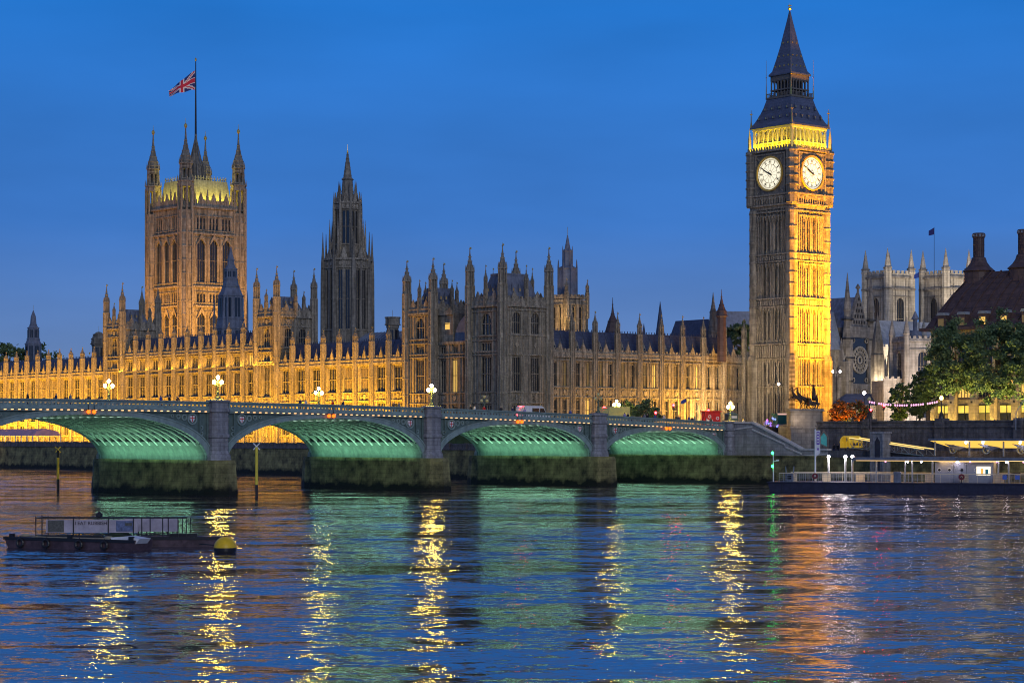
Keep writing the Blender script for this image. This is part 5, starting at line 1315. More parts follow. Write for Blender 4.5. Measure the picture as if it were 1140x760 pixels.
k = MB(); k.box(12.4, 62, .8, 8.6, 4.55, 4.85); k.loft([[(11.6, .6, 4.6), (12.4, .6, 4.55), (12.4, 8.8, 4.55), (11.6, 8.8, 4.6)], [(11.6, .6, 4.68), (12.4, .6, 4.85), (12.4, 8.8, 4.85), (11.6, 8.8, 4.68)]])
k.box(12, 62, .5, .8, 4.5, 4.95); k.box(17, 26, 2, 6, 4.85, 5.0); k.build("canopy", LEAD, pn)
k = MB(); k.box(12.4, 62, 1.0, 1.25, 4.44, 4.54); k.box(12.4, 62, 6.4, 6.65, 4.44, 4.54); k.build("canopy_light", em("canopy_light_strip", (1, .62, .22), 2.2), pn)
for x in (15.2, 19.2, 20.2, 23.0, 32, 33.4, 36, 37.4, 40, 41.4, 44, 48, 52, 56, 60):
    k = MB(); k.rev(x, 1.6, [(.14, 1.42), (.12, 4.5)], n=8); k.build("canopy_post", STEEL, pn)
k = MB(); k.box(23.3, 31.2, 2.0, 7, 1.42, 4.3)
for x in (23.9, 25.3, 28.9): ring(k, .2, .27, x, 3.2, 1.95, 2.0, 14, 1)
for x in (25.9, 27.6): k.box(x-.02, x+.02, 1.97, 2.0, 1.5, 4.2, 2)
k.build("cabin", [mat("cabin_grey_paint", (.27, .29, .36), .5, .12, 1), WHITE, BLACK], pn)
for x in (23.9, 25.3, 27.0):
    k = MB(); ring(k, 0.0, .2, x, 3.2, 1.94, 1.97, 14); k.build("porthole", BLACK, pn)
k = MB(); k.box(29.0, 30.9, 1.9, 1.98, 2.5, 3.7); k.box(29.6, 29.9, 1.88, 1.9, 2.6, 3.4, 1); k.box(30.2, 30.6, 1.88, 1.9, 2.6, 3.3, 2)
k.build("lit_kiosk_window", [em("kiosk_glow", (1, .85, .6), 1.6), em("kiosk_glow_orange", (1, .4, .05), 1.2), mat("teal_poster", (.05, .3, .35), .6, 0)], pn)
for x in (33.0, 34.7, 38.0, 39.8, 43): 
    k = MB(); k.box(x-.3, x+.3, .18, .22, 1.95, 2.55); k.build("blue_notice", mat("blue_notice", (.08, .15, .5), .5, 0), pn)
k = MB()
for i in range(5): k.loft([[(32.2+i*3.5, 5, 2.0), (34.6+i*3.5, 5, 2.6), (34.6+i*3.5, 5.1, 2.9), (32.2+i*3.5, 5.1, 2.6)], [(32.2+i*3.5, 6, 2.0), (34.6+i*3.5, 6, 2.6), (34.6+i*3.5, 6.1, 2.9), (32.2+i*3.5, 6.1, 2.6)]])
k.build("seating", BLACK, pn)
for x in (16.5, 19.6, 21.5, 26.5, 28.2, 31.8, 33.1, 35.4, 37.7, 40.2):
    k = MB(); k.rev(x, 1.4, [(.02, 4.2), (.13, 4.28), (.13, 4.4), (.05, 4.46)]); k.build("canopy_lamp", E_LAMPW if int(x*10) % 3 else E_PINK, pn)
def on_pontoon(name, label, cat, x, y, grp=None): return thing(name, label, cat, Q(x, y, 1.42), PO, grp)
for i, (x, lab) in enumerate(((6.8, "dark round lifebuoy stand at the foot of the purple banner pole"), (27.2, "dark round lifebuoy stand in front of the pontoon cabin"))):
    r_ = on_pontoon("lifebuoy", lab, "lifebuoy", x, -.05, "round lifebuoys on the pontoon rail"); k = MB(); ring(k, .16, .42, 0, .85, -.12, 0, 18); k.build("ring", mat("lifebuoy_maroon", (.16, .03, .04), .5, .2, 2), r_); k = MB(); k.box(-.05, .05, .0, .08, 0, .9); k.build("stand", BLACK, r_)
r_ = on_pontoon("grey_winch", "grey winch housing with two upright horns near the pontoon's upstream end", "winch", 3.0, .9); k = MB(); k.box(-.6, .6, -.4, .6, 0, 1.15); k.tube((-.5, 0, 1.1), (-.6, 0, 2.2), .12, .07); k.tube((.5, 0, 1.1), (.6, 0, 2.2), .12, .07); k.box(-.3, .3, -.42, -.4, .3, .9, 1); k.build("housing", [LEAD, BLACK], r_)
r_ = on_pontoon("grey_cabinet", "grey control cabinet on deck left of the pontoon cabin", "cabinet", 18.3, -.02+.5); k = MB(); k.box(-.5, .5, -.3, .3, 0, 1.3); k.prism([(-.6, 1.3), (.6, 1.3), (.4, 1.55), (-.4, 1.55)], 1, -.35, .35); k.box(-.02, .02, -.32, -.3, .1, 1.2, 1); k.build("body", [LEAD, BLACK], r_)
r_ = on_pontoon("banner_pole", "tall white pole with a vertical purple and white banner on the pontoon", "banner", 6.6, 1.2)
k = MB(); k.rev(0, 0, [(.13, 0), (.1, 7.4), (.02, 7.5)], n=8); k.build("pole", WHITE, r_)
k = MB(); k.loft([[(.12, -.03, 3.6), (.7, -.03, 4.1), (.7, .03, 4.1), (.12, .03, 3.6)], [(.12, -.03, 7.3), (.7, -.03, 7.3), (.7, .03, 7.3), (.12, .03, 7.3)]]); k.box(.2, .62, -.05, -.031, 5.3, 7.1, 1)
for i in range(4): k.box(.3, .52, -.06, -.05, 5.5+i*.4, 5.75+i*.4, 0)
k.box(.3, .5, -.05, -.031, 4.5, 4.8, 1); k.build("banner", [WHITE, mat("purple_banner", (.16, .06, .42), .6, .1, 2)], r_)
for x, lab in ((8.0, "white lamp post on the pontoon nearest the banner"), (10.4, "middle one of three white lamp posts on the pontoon"), (11.4, "white lamp post on the pontoon next to the canopy end")):
    r_ = on_pontoon("deck_lamp", lab, "street lamp", x, 4.0, "white lamps on the pontoon deck")
    k = MB(); k.rev(0, 0, [(.16, 0), (.14, 3.4)], n=8); k.build("post", STEEL, r_); k = MB(); k.rev(0, 0, [(.04, 3.35), (.21, 3.45), (.21, 3.65), (.04, 3.8)], n=10); k.build("lamp_head", E_LAMPW, r_); k = MB(); k.rev(0, 0, [(.26, 3.78), (.08, 3.95)], n=10); k.build("cap", BLACK, r_)
r_ = on_pontoon("signal_post", "white post with two green lights at the pontoon's upstream end", "signal", .7, .6)
k = MB(); k.rev(0, 0, [(.09, 0), (.07, 4.1)], n=8); k.box(0, .7, -.05, .05, 2.9, 3.0); k.box(.4, .8, -.15, .15, 2.95, 3.15); k.build("post", WHITE, r_)
for z in (2.2, 4.1): k = MB(); k.rev(-.12, -.1, [(.03, z-.2), (.17, z-.1), (.17, z+.1), (.03, z+.2)]); k.build("green_light", E_GREEN, r_)

# ------------------------------------------------------------------ mooring raft and buoy
rf = thing("debris_raft", "rusty moored debris collector of two barges with caged white boards", "barge", (-36.2, 149.6, 0), R(-27))
k = MB(); k.prism([(0, .75), (.5, -.3), (11.2, -.3), (11.4, .75)], 1, 0, 2.2); k.box(0, 11.5, -.08, 0, .58, .78, 1)
for x in (.4, 5.6, 10.9): k.box(x, x+.3, .1, .4, .75, 1.0, 1)
k.prism([(9.4, .5), (11.4, .5), (11.7, .85), (10.4, 1.0), (9.2, .9)], 1, .3, 1.6, 2)
k.build("near_barge", [RUST, BLACK, WHITE], rf)
rf2 = Matrix.Rotation(R(27), 4, 'Z')
def fr(x0, y0): return rf2 @ Matrix.Translation((x0, y0, 0))
k = MB(); k.M = fr(2.1, -3.2) if False else fr(5.4, .9)
k.prism([(-1, .7), (-.6, -.3), (9.6, -.3), (9.9, .7)], 1, 0, 2.4); k.box(-1, 9.9, -.06, 0, .5, .72, 1); k.box(6.2, 8.2, .2, .5, .7, .95, 1); k.M = None; k.build("far_barge", [RUST, BLACK], rf)
k = MB(); k.M = fr(2.05, 1.0)
X1 = 10.8
for y in (0, 2.0):
    for x in (0, .45, 2.7, 5.2, 7.0, 7.6, 8.2, 9.1, 9.5, 10.2, X1): k.box(x-.035, x+.035, y-.035, y+.035, .55, 2.12 if x else 2.2)
    k.box(0, X1, y-.03, y+.03, 2.02, 2.08); k.box(0, X1, y-.03, y+.03, .82, .88); k.box(0, X1, y-.06, y+.06, .6, .7)
for x in (0, 2.7, 5.2, 8.2, X1): k.box(x-.03, x+.03, 0, 2, 2.02, 2.08)
k.rev(4.55, 0, [(.05, 2.05), (.24, 2.15), (.24, 2.35), (.05, 2.5)], n=8); k.box(.2, 4.8, -.2, .2, .62, .8); k.M = None
k.build("cage", BLACK, rf)
bd = mat("weathered_white_board", (.40, .36, .42), .7, .22, 1.3)
k = MB(); k.M = fr(2.05, 1.06); k.box(.7, 7.3, .02, .06, 1.0, 1.95, 0); k.box(.85, 2.0, -.02, .02, 1.05, 1.9, 1); k.box(5.75, 7.0, -.02, .02, 1.1, 1.85, 2); k.box(6.4, 6.9, -.03, -.02, 1.5, 1.7, 1); k.M = None; k.build("sign_board", [bd, mat("grey_print", (.10, .10, .09), .7, .4, 8), mat("blue_grey_print", (.12, .15, .26), .7, .4, 4)], rf)
k = MB(); k.M = fr(2.05, 2.9); k.box(6.0, 9.9, .02, .06, 1.0, 2.0, 0); k.M = None; k.build("plain_board", bd, rf)
k = MB(); k.M = fr(2.05, 1.4); k.rev(5.8, .6, [(.8, .7), (.7, .95), (.3, 1.05)], n=9); k.M = None; k.build("green_tarpaulin", GRASS, rf)
tm = text_mesh("I EAT RUBBISH", .36, .01); tm.materials.append(mat("dark_lettering", (.05, .04, .06), .7, 0))
link("lettering", tm, rf, fr(2.05, 1.06) @ Matrix.Translation((3.95, -.015, 1.68)) @ Matrix.Rotation(PI/2, 4, 'X'))
for x in (1.6, 3.9, 6.8, 9.0):
    k = MB()
    for i in range(12):
        a0, a1 = 2*PI*i/12, 2*PI*(i+1)/12; k.tube((x+.26*math.cos(a0), -.14, .38+.26*math.sin(a0)), (x+.26*math.cos(a1), -.14, .38+.26*math.sin(a1)), .09, n=6)
    k.tube((x, -.1, .6), (x, -.05, .85), .02, n=4); k.build("tyre_fender", BLACK, rf)
k = MB()
for i in range(10): k.tube((2.2+i*.7, .5-.03*i, .79+.02*(i % 2)), (2.9+i*.7, .5-.03*(i+1), .79+.02*((i+1) % 2)), .04, n=5)
for q in ((.9, 1.3), (8.6, .9)):
    for j in range(3): ring_r = .35-.07*j; [k.tube((q[0]+ring_r*math.cos(a*PI/5), q[1]+ring_r*math.sin(a*PI/5), .8+.05*j), (q[0]+ring_r*math.cos((a+1)*PI/5), q[1]+ring_r*math.sin((a+1)*PI/5), .8+.05*j), .04, n=5) for a in range(10)]
k.build("mooring_rope", mat("pale_rope", (.35, .30, .2), .9, .2, 4), rf)
by = thing("mooring_buoy", "round yellow mooring buoy with black waterline band beside the raft", "buoy", (-19.5, 142.8, 0))
k = MB(); pr_ = [(.78*math.cos(a), .32+.78*math.sin(a)) for a in np.linspace(-1.2, 1.5, 14)]
k.rev(0, 0, pr_, n=24); k.m = [1 if sum(k.v[i][2] for i in f)/len(f) < .32 else 0 for f in k.f]
k.build("float", [BUOY, BLACK], by, True); k = MB(); k.rev(0, 0, [(.12, 1.05), (.1, 1.2)], n=8); k.tube((-.6, .2, .5), (-1.9, 1.0, .55), .04); k.build("shackle", BLACK, by)
for x, y, zt, lab in ((-66.8, 309, 6.35, "yellow and black river marker post with cross top, left"), (-33.2, 273, 7.0, "yellow river marker post with white cross top in front of the second pier opening")):
    r_ = thing("marker_post", lab, "post", (x, y, 0), 0, "river marker posts with cross tops")
    k = MB(); k.rev(0, 0, [(.2, -2), (.2, 1.6)], n=8, m=1); k.rev(0, 0, [(.2, 1.6), (.2, zt-1.6)], n=8, m=0); k.rev(0, 0, [(.2, zt-1.6), (.2, zt-.5)], n=8, m=1 if x < -50 else 0); k.build("post", [YELLOW, BLACK], r_)
    k = MB(); k.tube((-.42, 0, zt-.85), (.42, 0, zt), .09, n=4); k.tube((.42, 0, zt-.85), (-.42, 0, zt), .09, n=4); k.build("cross", YELLOW if x < -50 else WHITE, r_)

# ------------------------------------------------------------------ terrace marquees
MQ = mat("striped_marquee_cloth", (.50, .28, .34), .7, .2, .5); MQ2 = mat("purple_marquee_cloth", (.30, .24, .42), .7, .2, .5)
for i, (b0, b1, m_, lab) in enumerate(((150, 176, MQ, "red pink terrace marquee glowing inside, seen under the leftmost arch"), (178, 232, MQ2, "long mauve terrace marquee glowing inside, farther left under the arch"))):
    r_ = thing("marquee", lab, "marquee", P(-21, b0), PA); L_ = b1-b0
    k = MB(); k.prism([(-4, 8.0), (4, 8.0), (2.8, 9.1), (0, 9.7), (-2.8, 9.1)], 1, 0, L_); k.build("roof", m_, r_)
    k = MB()
    for j in range(int(L_/3)+1): k.box(-3.9, -3.75, j*3, j*3+.15, 5.6, 8.0); k.box(3.75, 3.9, j*3, j*3+.15, 5.6, 8.0)
    k.build("poles", WHITE, r_); k = MB(); k.box(-3.2, 3.2, .5, L_-.5, 7.75, 7.9); k.build("ceiling_light", em("marquee_glow", (1, .62, .12), 1.3), r_)

# ------------------------------------------------------------------ people
SKINM = mat("skin", (.45, .28, .2), .6, 0); HAIR = mat("hair", (.03, .02, .015), .7, 0)
cloth = {n: mat(n+"_clothes", c, .8, .15, 4) for n, c in (("black", (.02, .02, .025)), ("white", (.6, .6, .6)), ("red", (.5, .03, .03)), ("blue", (.05, .08, .3)), ("grey", (.2, .2, .22)), ("brown", (.14, .08, .05)), ("lilac", (.35, .3, .55)), ("navy", (.03, .04, .10)))}
def person_mesh(v):
    a = (.10, -.10)[v % 2]*(1 if v < 2 else .4)
    N_ = [(0, 0, .95, .14, .17), (0, 0, 1.2, .12, .17), (0, 0, 1.42, .11, .18), (0, 0, 1.52, .055), (0, .01, 1.64, .085), (0, .0, 1.74, .07),
          (-.1, 0, .85, .1), (-.11, a, .48, .065), (-.11, a*1.8, .06, .05), (-.11, a*1.8-.12, .03, .04),
          (.1, 0, .85, .1), (.11, -a, .48, .065), (.11, -a*1.8, .06, .05), (.11, -a*1.8-.12, .03, .04),
          (-.2, 0, 1.4, .06), (-.25, .03, 1.13, .045), (-.24, -.08-.1*(v > 1), .92+.2*(v > 1), .035), (.2, 0, 1.4, .06), (.25, .03, 1.13, .045), (.22, -.1, .9+.25*(v == 3), .035)]
    E_ = [(0, 1), (1, 2), (2, 3), (3, 4), (4, 5), (0, 6), (6, 7), (7, 8), (8, 9), (0, 10), (10, 11), (11, 12), (12, 13), (2, 14), (14, 15), (15, 16), (2, 17), (17, 18), (18, 19)]
    me = skin("person", N_, E_, [cloth["black"], cloth["navy"], SKINM, HAIR], None, 1)
    for p in me.polygons:
        z = p.center.z; y = p.center.y
        p.material_index = 3 if z > 1.70 or (z > 1.6 and y > .04) else 2 if z > 1.5 or (abs(p.center.x) > .19 and z < 1.0) else 0 if z > .88 else 1
    return me
PM = [person_mesh(v) for v in range(4)]
def person(label, loc, rz, col, v, group="people walking along the bridge"):
    o = link("person", PM[v % 4]); o.location = loc; o.rotation_euler = (0, 0, rz)
    o.material_slots[0].link = 'OBJECT'; o.material_slots[0].material = cloth[col]
    return tag(o, label, "person", group)
ppl = [(133.5, "black", "person in black at the far left end of the bridge"), (129.1, "navy", "person in navy standing left of the crown signal lights"), (126.7, "grey", "person in grey just left of the leftmost orange crown lights"), (113.6, "blue", "person in blue left of the second lit lamp"),
       (111.9, "black", "person in black beside the one in blue, left of the second lamp"), (110.2, "brown", "person in brown nearest the second lamp on its left"), (90.4, "navy", "person in navy left of the far lamp before the north wing"), (89.0, "white", "person in white left of the far lamp before the north wing"),
       (83.8, "red", "person in red right of the far lamp before the north wing"), (82.7, "navy", "person in navy right of the one in red, before the north wing"), (72.8, "brown", "person in brown left of the lamp before the dark pavilion"), (71.4, "grey", "person in grey left of the lamp before the dark pavilion"),
       (58.1, "black", "person in black at the left of the group before the pavilion"), (56.8, "white", "person in white in the group before the pavilion"), (54.4, "red", "person in bright red before the corner pavilion"), (51.8, "black", "person in black right of the one in bright red"),
       (48.9, "navy", "person in navy walking toward the white van"), (45.8, "lilac", "person in lilac just left of the white van"), (36.8, "blue", "person in blue between van and unlit lamp"), (23.8, "lilac", "person in lilac right of the yellow van box"), (22.5, "black", "person in black right of the yellow van box"),
       (19.6, "grey", "person in grey below the left red signal"), (18.4, "black", "person in black below the left red signal"), (16.0, "blue", "person in blue below the brighter red signal"), (14.9, "white", "person in white below the brighter red signal"), (11.4, "black", "person in black before the right part of the range"),
       (10.2, "navy", "person in navy before the right part of the range"), (8.7, "blue", "person in blue before the right part of the range"), (7.4, "black", "person in black near the blue flag"), (6.2, "grey", "person in grey near the blue flag"), (4.2, "white", "person in white near the top of the stairs"), (2.6, "brown", "person in brown nearest the top of the stairs")]
for i, (u_, c_, l_) in enumerate(ppl):
    person(l_, B(u_, 1.4+(i % 3)*.5, top(u_)-1.0), BA+(PI/2 if i % 2 else -PI/2)+(i*.7 if i % 5 == 0 else 0), c_, i)
for i, (x, y, c_, l_) in enumerate(((5.0, -3.5, "lilac", "person in lilac at the head of the stairs by the purple stall"), (5.8, -2.6, "black", "person in black at the head of the stairs"), (3.4, -2.2, "blue", "person in blue behind the stair coping"), (2.2, -1.2, "white", "person in white behind the stair coping"))):
    person(l_, B(-x, y, 9.1 if y > -2 else 8.75), BA+i, c_, i, "people at the head of the stairs")
for i, (x, y, l_) in enumerate(((3.6, -19.2, "left one of two people in black standing on the river walk"), (3.4, -20.1, "right one of two people in black standing on the river walk"))):
    person(l_, B(-x, y, 4.95), BA+PI/2+.2*i, "black", i, "pair standing on the river walk")

# ------------------------------------------------------------------ vehicles and street things on the bridge
def van(name, label, u_, s_, L_, W_, H_, m, boxy=False):
    r_ = thing(name, label, "van", B(u_, s_, top(u_)-1.14), BA)
    k = MB()
    if boxy:
        k.box(-L_/2, L_/2-1.6, 0, W_, .7, H_, 0); k.prism([(L_/2-1.55, .5), (L_/2+.1, .5), (L_/2+.1, 1.3), (L_/2-.3, 2.1), (L_/2-1.55, 2.1)], 1, .1, W_-.1, 1)
        k.box(-L_/2, L_/2, .2, W_-.2, .4, .7, 1)
    else:
        k.prism([(-L_/2, .4), (L_/2, .4), (L_/2, 1.0), (L_/2-.8, 1.25), (L_/2-1.5, H_-.15), (L_/2-1.9, H_), (-L_/2+.15, H_), (-L_/2, H_-.2)], 1, 0, W_, 0)
    k.build("body", [m, LEAD], r_)
    k = MB(); x0 = L_/2-2.3
    k.prism([(x0, 1.35), (L_/2-.95, 1.35), (L_/2-1.5, H_-.35 if not boxy else 2.0), (x0, H_-.35 if not boxy else 2.0)], 1, -.02, 0); k.prism([(x0-1.7, 1.35), (x0-.15, 1.35), (x0-.15, H_-.35), (x0-1.7, H_-.35)], 1, -.02, 0) if not boxy else None
    k.build("side_window", GLASS, r_)
    for x in (-L_/2+1, L_/2-1):
        for y in (0, W_-.22):
            k = MB(); k.tube((x, y, .36), (x, y+.22, .36), .36, n=14); k.build("wheel", BLACK, r_)
    k = MB(); k.box(-L_/2-.03, -L_/2, .1, .3, 1.0, 1.3); k.box(-L_/2-.03, -L_/2, W_-.3, W_-.1, 1.0, 1.3); k.box(-L_/2-.03, -L_/2, .5*W_-.3, .5*W_+.3, H_-.15, H_-.02); k.build("tail_light", E_RED, r_)
    return r_
van("white_van", "white panel van on the bridge before the corner pavilion, red tail light", 37.5, 8, 5.6, 2.0, 2.45, WHITE)
van("box_lorry", "yellow lit box lorry on the bridge by the far triple lamp", 6.0, 19, 6.8, 2.4, 3.7, mat("lamplit_yellow_lorry_box", (.62, .56, .20), .5, .1, 1), True)  # yellow lamplight is put into the box colour
def traffic_light(label, x, y, z0, h, rz, col=E_RED):
    r_ = thing("traffic_light", label, "traffic light", (x, y, z0), rz, "traffic signals along the road")
    k = MB(); k.rev(0, 0, [(.06, 0), (.05, h)], n=6); k.build("post", BLACK, r_); k = MB(); k.box(-.22, .22, -.1, .2, h-.2, h+.9); k.build("head", BLACK, r_)
    k = MB(); k.tube((0, -.1, h+.62), (0, -.2, h+.62), .2, n=12); k.build("lens", col, r_); return r_
x, y, z = B(-3.5, 20, 8.9); traffic_light("left red signal in front of the dark round trees", x, y, z, 2.5, 0)
x, y, z = B(-8.2, 20, 8.9); traffic_light("brighter red signal between the dark round trees", x, y, z, 3.9, 0); 
x, y, z = B(-20, 22, 8.9); traffic_light("red signal before the gold lit end of the range", x, y, z, 3.1, 0)
x, y, z = B(-43.5, 3.0, 8.9); traffic_light("left of two red signals beside the orange lit trees", x, y, z, 3.2, 0)
x, y, z = B(-45.6, 1.6, 8.9); traffic_light("right and higher of two red signals beside the orange lit trees", x, y, z, 4.0, 0)
r_ = thing("bus_shelter", "low pale hoarding right of the box lorry behind the parapet", "shelter", B(-2, 25, 8.95), BA); k = MB(); k.box(-4, 3, 0, .2, 0, 2.3); k.box(-4.1, 3.1, -.3, 1.2, 2.3, 2.42)
for i in range(6): k.box(-4+i*1.4, -3.9+i*1.4, -.05, 0, 0, 2.3)
k.build("panels", PLINTH, r_)
r_ = thing("kiosk", "red ticket kiosk with white round signs at the bridge end", "kiosk", B(-10.2, 12.4, 9.05), BA-.4)
k = MB(); k.box(-1.4, 1.4, 0, 1.8, 0, 3.1); k.box(-1.6, 1.6, -.4, 2, 3.1, 3.3); k.build("booth", RED, r_)
k = MB()
for x, z in ((-.7, 2.3), (.2, 1.0), (.85, 1.0), (.85, 2.0)): ring(k, .18, .3, x, z, -.05, 0, 14)
k.box(-1.2, -.1, -.04, 0, 1.5, 1.7); k.box(-1.2, 0, -.04, 0, .9, 1.1); k.build("sign", WHITE, r_)
r_ = thing("dark_booth", "dark green booth with a lit sign just right of the red kiosk", "kiosk", B(-12.2, 9.5, 9.05), BA-.4); k = MB(); k.box(-.9, .9, 0, 1.6, 0, 2.6); k.hipped(-1.1, 1.1, -.2, 1.8, 2.6, 3.1, .8, .7); k.build("booth", IRON_D, r_); k = MB(); k.box(-.7, .7, -.05, 0, 2.0, 2.4); k.build("sign", WHITE, r_)
r_ = thing("underground_booth", "dark teal booth beside the statue plinth", "kiosk", B(-9.6, -3.6, 9.0), BA-.4); k = MB(); k.box(-.9, .9, 0, 1.6, 0, 2.5); k.box(-1.1, 1.1, -.2, 1.8, 2.5, 2.8); k.build("booth", mat("teal_paint", (.02, .12, .11), .5, .1, 2), r_); k = MB(); k.box(-1.0, 1.0, -.23, -.2, 2.52, 2.78); k.build("lit_sign", em("salmon_sign", (1, .6, .5), .8), r_)
r_ = thing("souvenir_stall", "stall crowded with purple and blue glowing toys at the head of the stairs", "stall", B(-6.2, -3.9, 8.6), BA)
k = MB(); k.box(-.8, .8, -.9, .9, 0, .9); k.build("table", BLACK, r_)
rg = random.Random(3)
for i in range(14):
    k = MB(); a, b_, c_ = rg.uniform(-.9, .9), rg.uniform(-1.3, 1.3), rg.uniform(.9, 2.3); k.rev(a, b_, [(.03, c_-.2), (.17, c_), (.12, c_+.15), (.02, c_+.22)], n=8); k.build("toy", rg.choice([E_PURPLE, E_PURPLE, em("pink_toy", (1, .2, .9), 1.2), em("blue_toy", (.2, .3, 1), 1.6)]), r_)
def tall_lamp(label, x, y, z0, h, heads=((0, 0),), m=E_LAMPW, r=.3, grp="tall street lamps around the square"):
    r_ = thing("street_lamp", label, "street lamp", (x, y, z0), 0, grp)
    k = MB(); k.rev(0, 0, [(.18, 0), (.16, 1), (.09, 1.3), (.06, h)], n=8)
    for dx, dz in heads:
        if dx: k.tube((0, 0, h-.3), (dx, 0, h+dz-.15), .05, n=5)
    k.build("post", BLACK, r_)
    for dx, dz in heads:
        k = MB(); k.rev(dx, 0, [(.04, h+dz-.2), (r, h+dz), (r, h+dz+.2), (.06, h+dz+r+.15)], n=10); k.build("lamp_head", m, r_)
    return r_
x, y, _ = B(-22, 7.2); tall_lamp("tall lamp with one white head before the clock tower, left of the statue", x, y, 8.9, 8.2, r=.17)
x, y, _ = B(-45, 12.0); tall_lamp("tall double headed white lamp just right of the clock tower", x, y, 8.9, 11.0, ((-.7, 0), (.7, 0)), r=.19)
x, y, _ = B(-50, 9.3); tall_lamp("white lamp before the low hall at the transept foot", x, y, 8.9, 7.0, r=.3)
x, y, _ = B(-40, -9.6); tall_lamp("white lamp under the festoon right of the conical tree", x, y, 8.9, 6.8, r=.3)
for t, on, lab in ((23.6, 0, "unlit dark lamp on the embankment wall pier near the red bus"), (37.6, 1, "lit orange globe lamp on the embankment wall pier before the modern block")):
    x, y, _ = B(-7.2, -t); r_ = thing("wall_lamp", lab, "street lamp", (x, y, 10.7), BA, "lamps on the embankment wall")
    k = MB(); k.rev(0, 0, [(.5, 0), (.45, .3), (.2, .9), (.12, 1.1), (.08, 2.9)], n=8); k.build("post", BLACK, r_)
    k = MB(); k.rev(0, 0, [(.05, 2.85), (.25, 3.0), (.3, 3.25), (.2, 3.5), (.03, 3.6)], n=12); k.build("globe", em("orange_globe", (1, .38, .08), 26) if on else GLASS_OFF, r_, True)
# festoon
r_ = thing("festoon_lights", "string of pink white bulbs sagging between posts before the trees", "lights", B(-28, -2), BA)
A_ = Vector((74.0-0, 392, 14.0)); 
k = MB(); pts = []
for i in range(30):
    t = i/29; X = 57.9+(68.8-57.9)*t; Y = 340; Z = 13.45-2.2*t*(1-t)
    pts.append((X, Y, Z))
inv = Matrix.Translation(r_.location) @ Matrix.Rotation(BA, 4, 'Z'); inv = inv.inverted()
pts = [tuple(inv @ Vector(p)) for p in pts]
for a, b_ in zip(pts, pts[1:]): k.tube((a[0], a[1], a[2]+.15), (b_[0], b_[1], b_[2]+.15), .03, n=4)
for q in (pts[0], pts[-1]): k.tube((q[0], q[1], 8.9), (q[0], q[1], q[2]+.3), .06)
k.build("cable", BLACK, r_)
for i, q in enumerate(pts):
    if i % 7 == 3: continue
    k = MB(); k.rev(q[0], q[1], [(.03, q[2]-.22), (.14, q[2]-.08), (.12, q[2]+.08), (.04, q[2]+.15)], n=8); k.build("bulb", E_PINK, r_)
# bus and barriers
r_ = thing("double_decker_bus", "red double decker bus facing the river under the festoon lights", "bus", (90.6, 515, 8.95), R(-4))
k = MB(); k.box(-1.25, 1.25, 0, 10, .35, 4.2); k.box(-1.15, 1.15, .1, 9.9, 4.2, 4.4); k.build("body", RED, r_)
k = MB(); k.box(-1.1, 1.1, -.03, 0, 2.75, 3.7); k.build("upper_window", GLASS_DIM, r_)
k = MB(); k.box(-1.1, 1.1, -.03, 0, 1.15, 2.1); k.build("windscreen", GLASS, r_)
k = MB(); k.box(-.8, .8, -.03, 0, 2.25, 2.6); k.build("destination_blind", em("blind_glow", (1, .8, .5), 1.2), r_)
for sx in (-1, 1):
    k = MB(); k.box(sx*.95-.18, sx*.95+.18, -.06, 0, .7, .95); k.build("headlight", E_LAMPW, r_)
    k = MB(); k.tube((sx*1.1-.12, 2.2, .45), (sx*1.1+.12, 2.2, .45), .45, n=12); k.build("wheel", BLACK, r_)
r_ = thing("hoarding", "low red and white street hoarding right of the red bus", "hoarding", (95.2, 500, 8.95), 0)
k = MB()
for i in range(8): k.box(-2.2+i*1.35, -.95+i*1.35, 0, .2, 0, 2.7, i % 2 if i not in (2, 3) else 2)
k.build("panels", [RED, mat("dusty_panel", (.3, .22, .16), .7, .3, 2), mat("pale_green_panel", (.3, .4, .25), .6, .2, 2, emis=(.7, .9, .5), es=.15)], r_)
r_ = thing("red_tent", "small bright red pointed tent at the right end of the hoarding", "tent", (101.2, 490, 8.95), 0); k = MB(); k.rev(0, 0, [(1.0, 0), (.9, 2.0), (.05, 4.0)], n=8); k.build("cloth", mat("red_tent_cloth", (.55, .04, .02), .6, .1, 1, emis=(1, .06, .01), es=.5), r_)
def small_flag(label, x, y, z0, h, m, w_=1.6, hh=1.0, d=-1):
    r_ = thing("flagpole", label, "flagpole", (x, y, z0), 0); k = MB(); k.rev(0, 0, [(.1, 0), (.05, h)], n=6); k.build("pole", BLACK, r_)
    k = MB(); n = 8
    for i in range(n):
        a, b_ = i/n, (i+1)/n
        k.add([(d*w_*a, .1*math.sin(a*5), h-.1-a*w_*.6), (d*w_*b_, .1*math.sin(b_*5), h-.1-b_*w_*.6), (d*w_*b_, .1*math.sin(b_*5), h-hh*(1-.3*b_)-.1-b_*w_*.6), (d*w_*a, .1*math.sin(a*5), h-hh*(1-.3*a)-.1-a*w_*.6)], [(0, 1, 2, 3)])
    k.build("flag", m, r_); return r_
BL = mat("blue_flag_cloth", (.03, .07, .32), .8, .1, 3)
x, y, _ = B(-23, 30); small_flag("short pole with a small blue flag before the gold lit range", x, y, 8.9, 6.2, BL, 1.0, .8)
small_flag("very tall dark flagpole with a drooping dark flag above the second abbey tower", 97.5, 485, 8.9, 47.2, FB, 1.3, 1.6)
small_flag("pole with a blue flag on the pale church tower", 96.9, 500, 33, 14, BL, 1.2, 1.3)
r_ = thing("folded_lamp_arm", "slim angled metal mast rising over the embankment trees at the right edge", "mast", (76.3, 318, 8.85), 0)
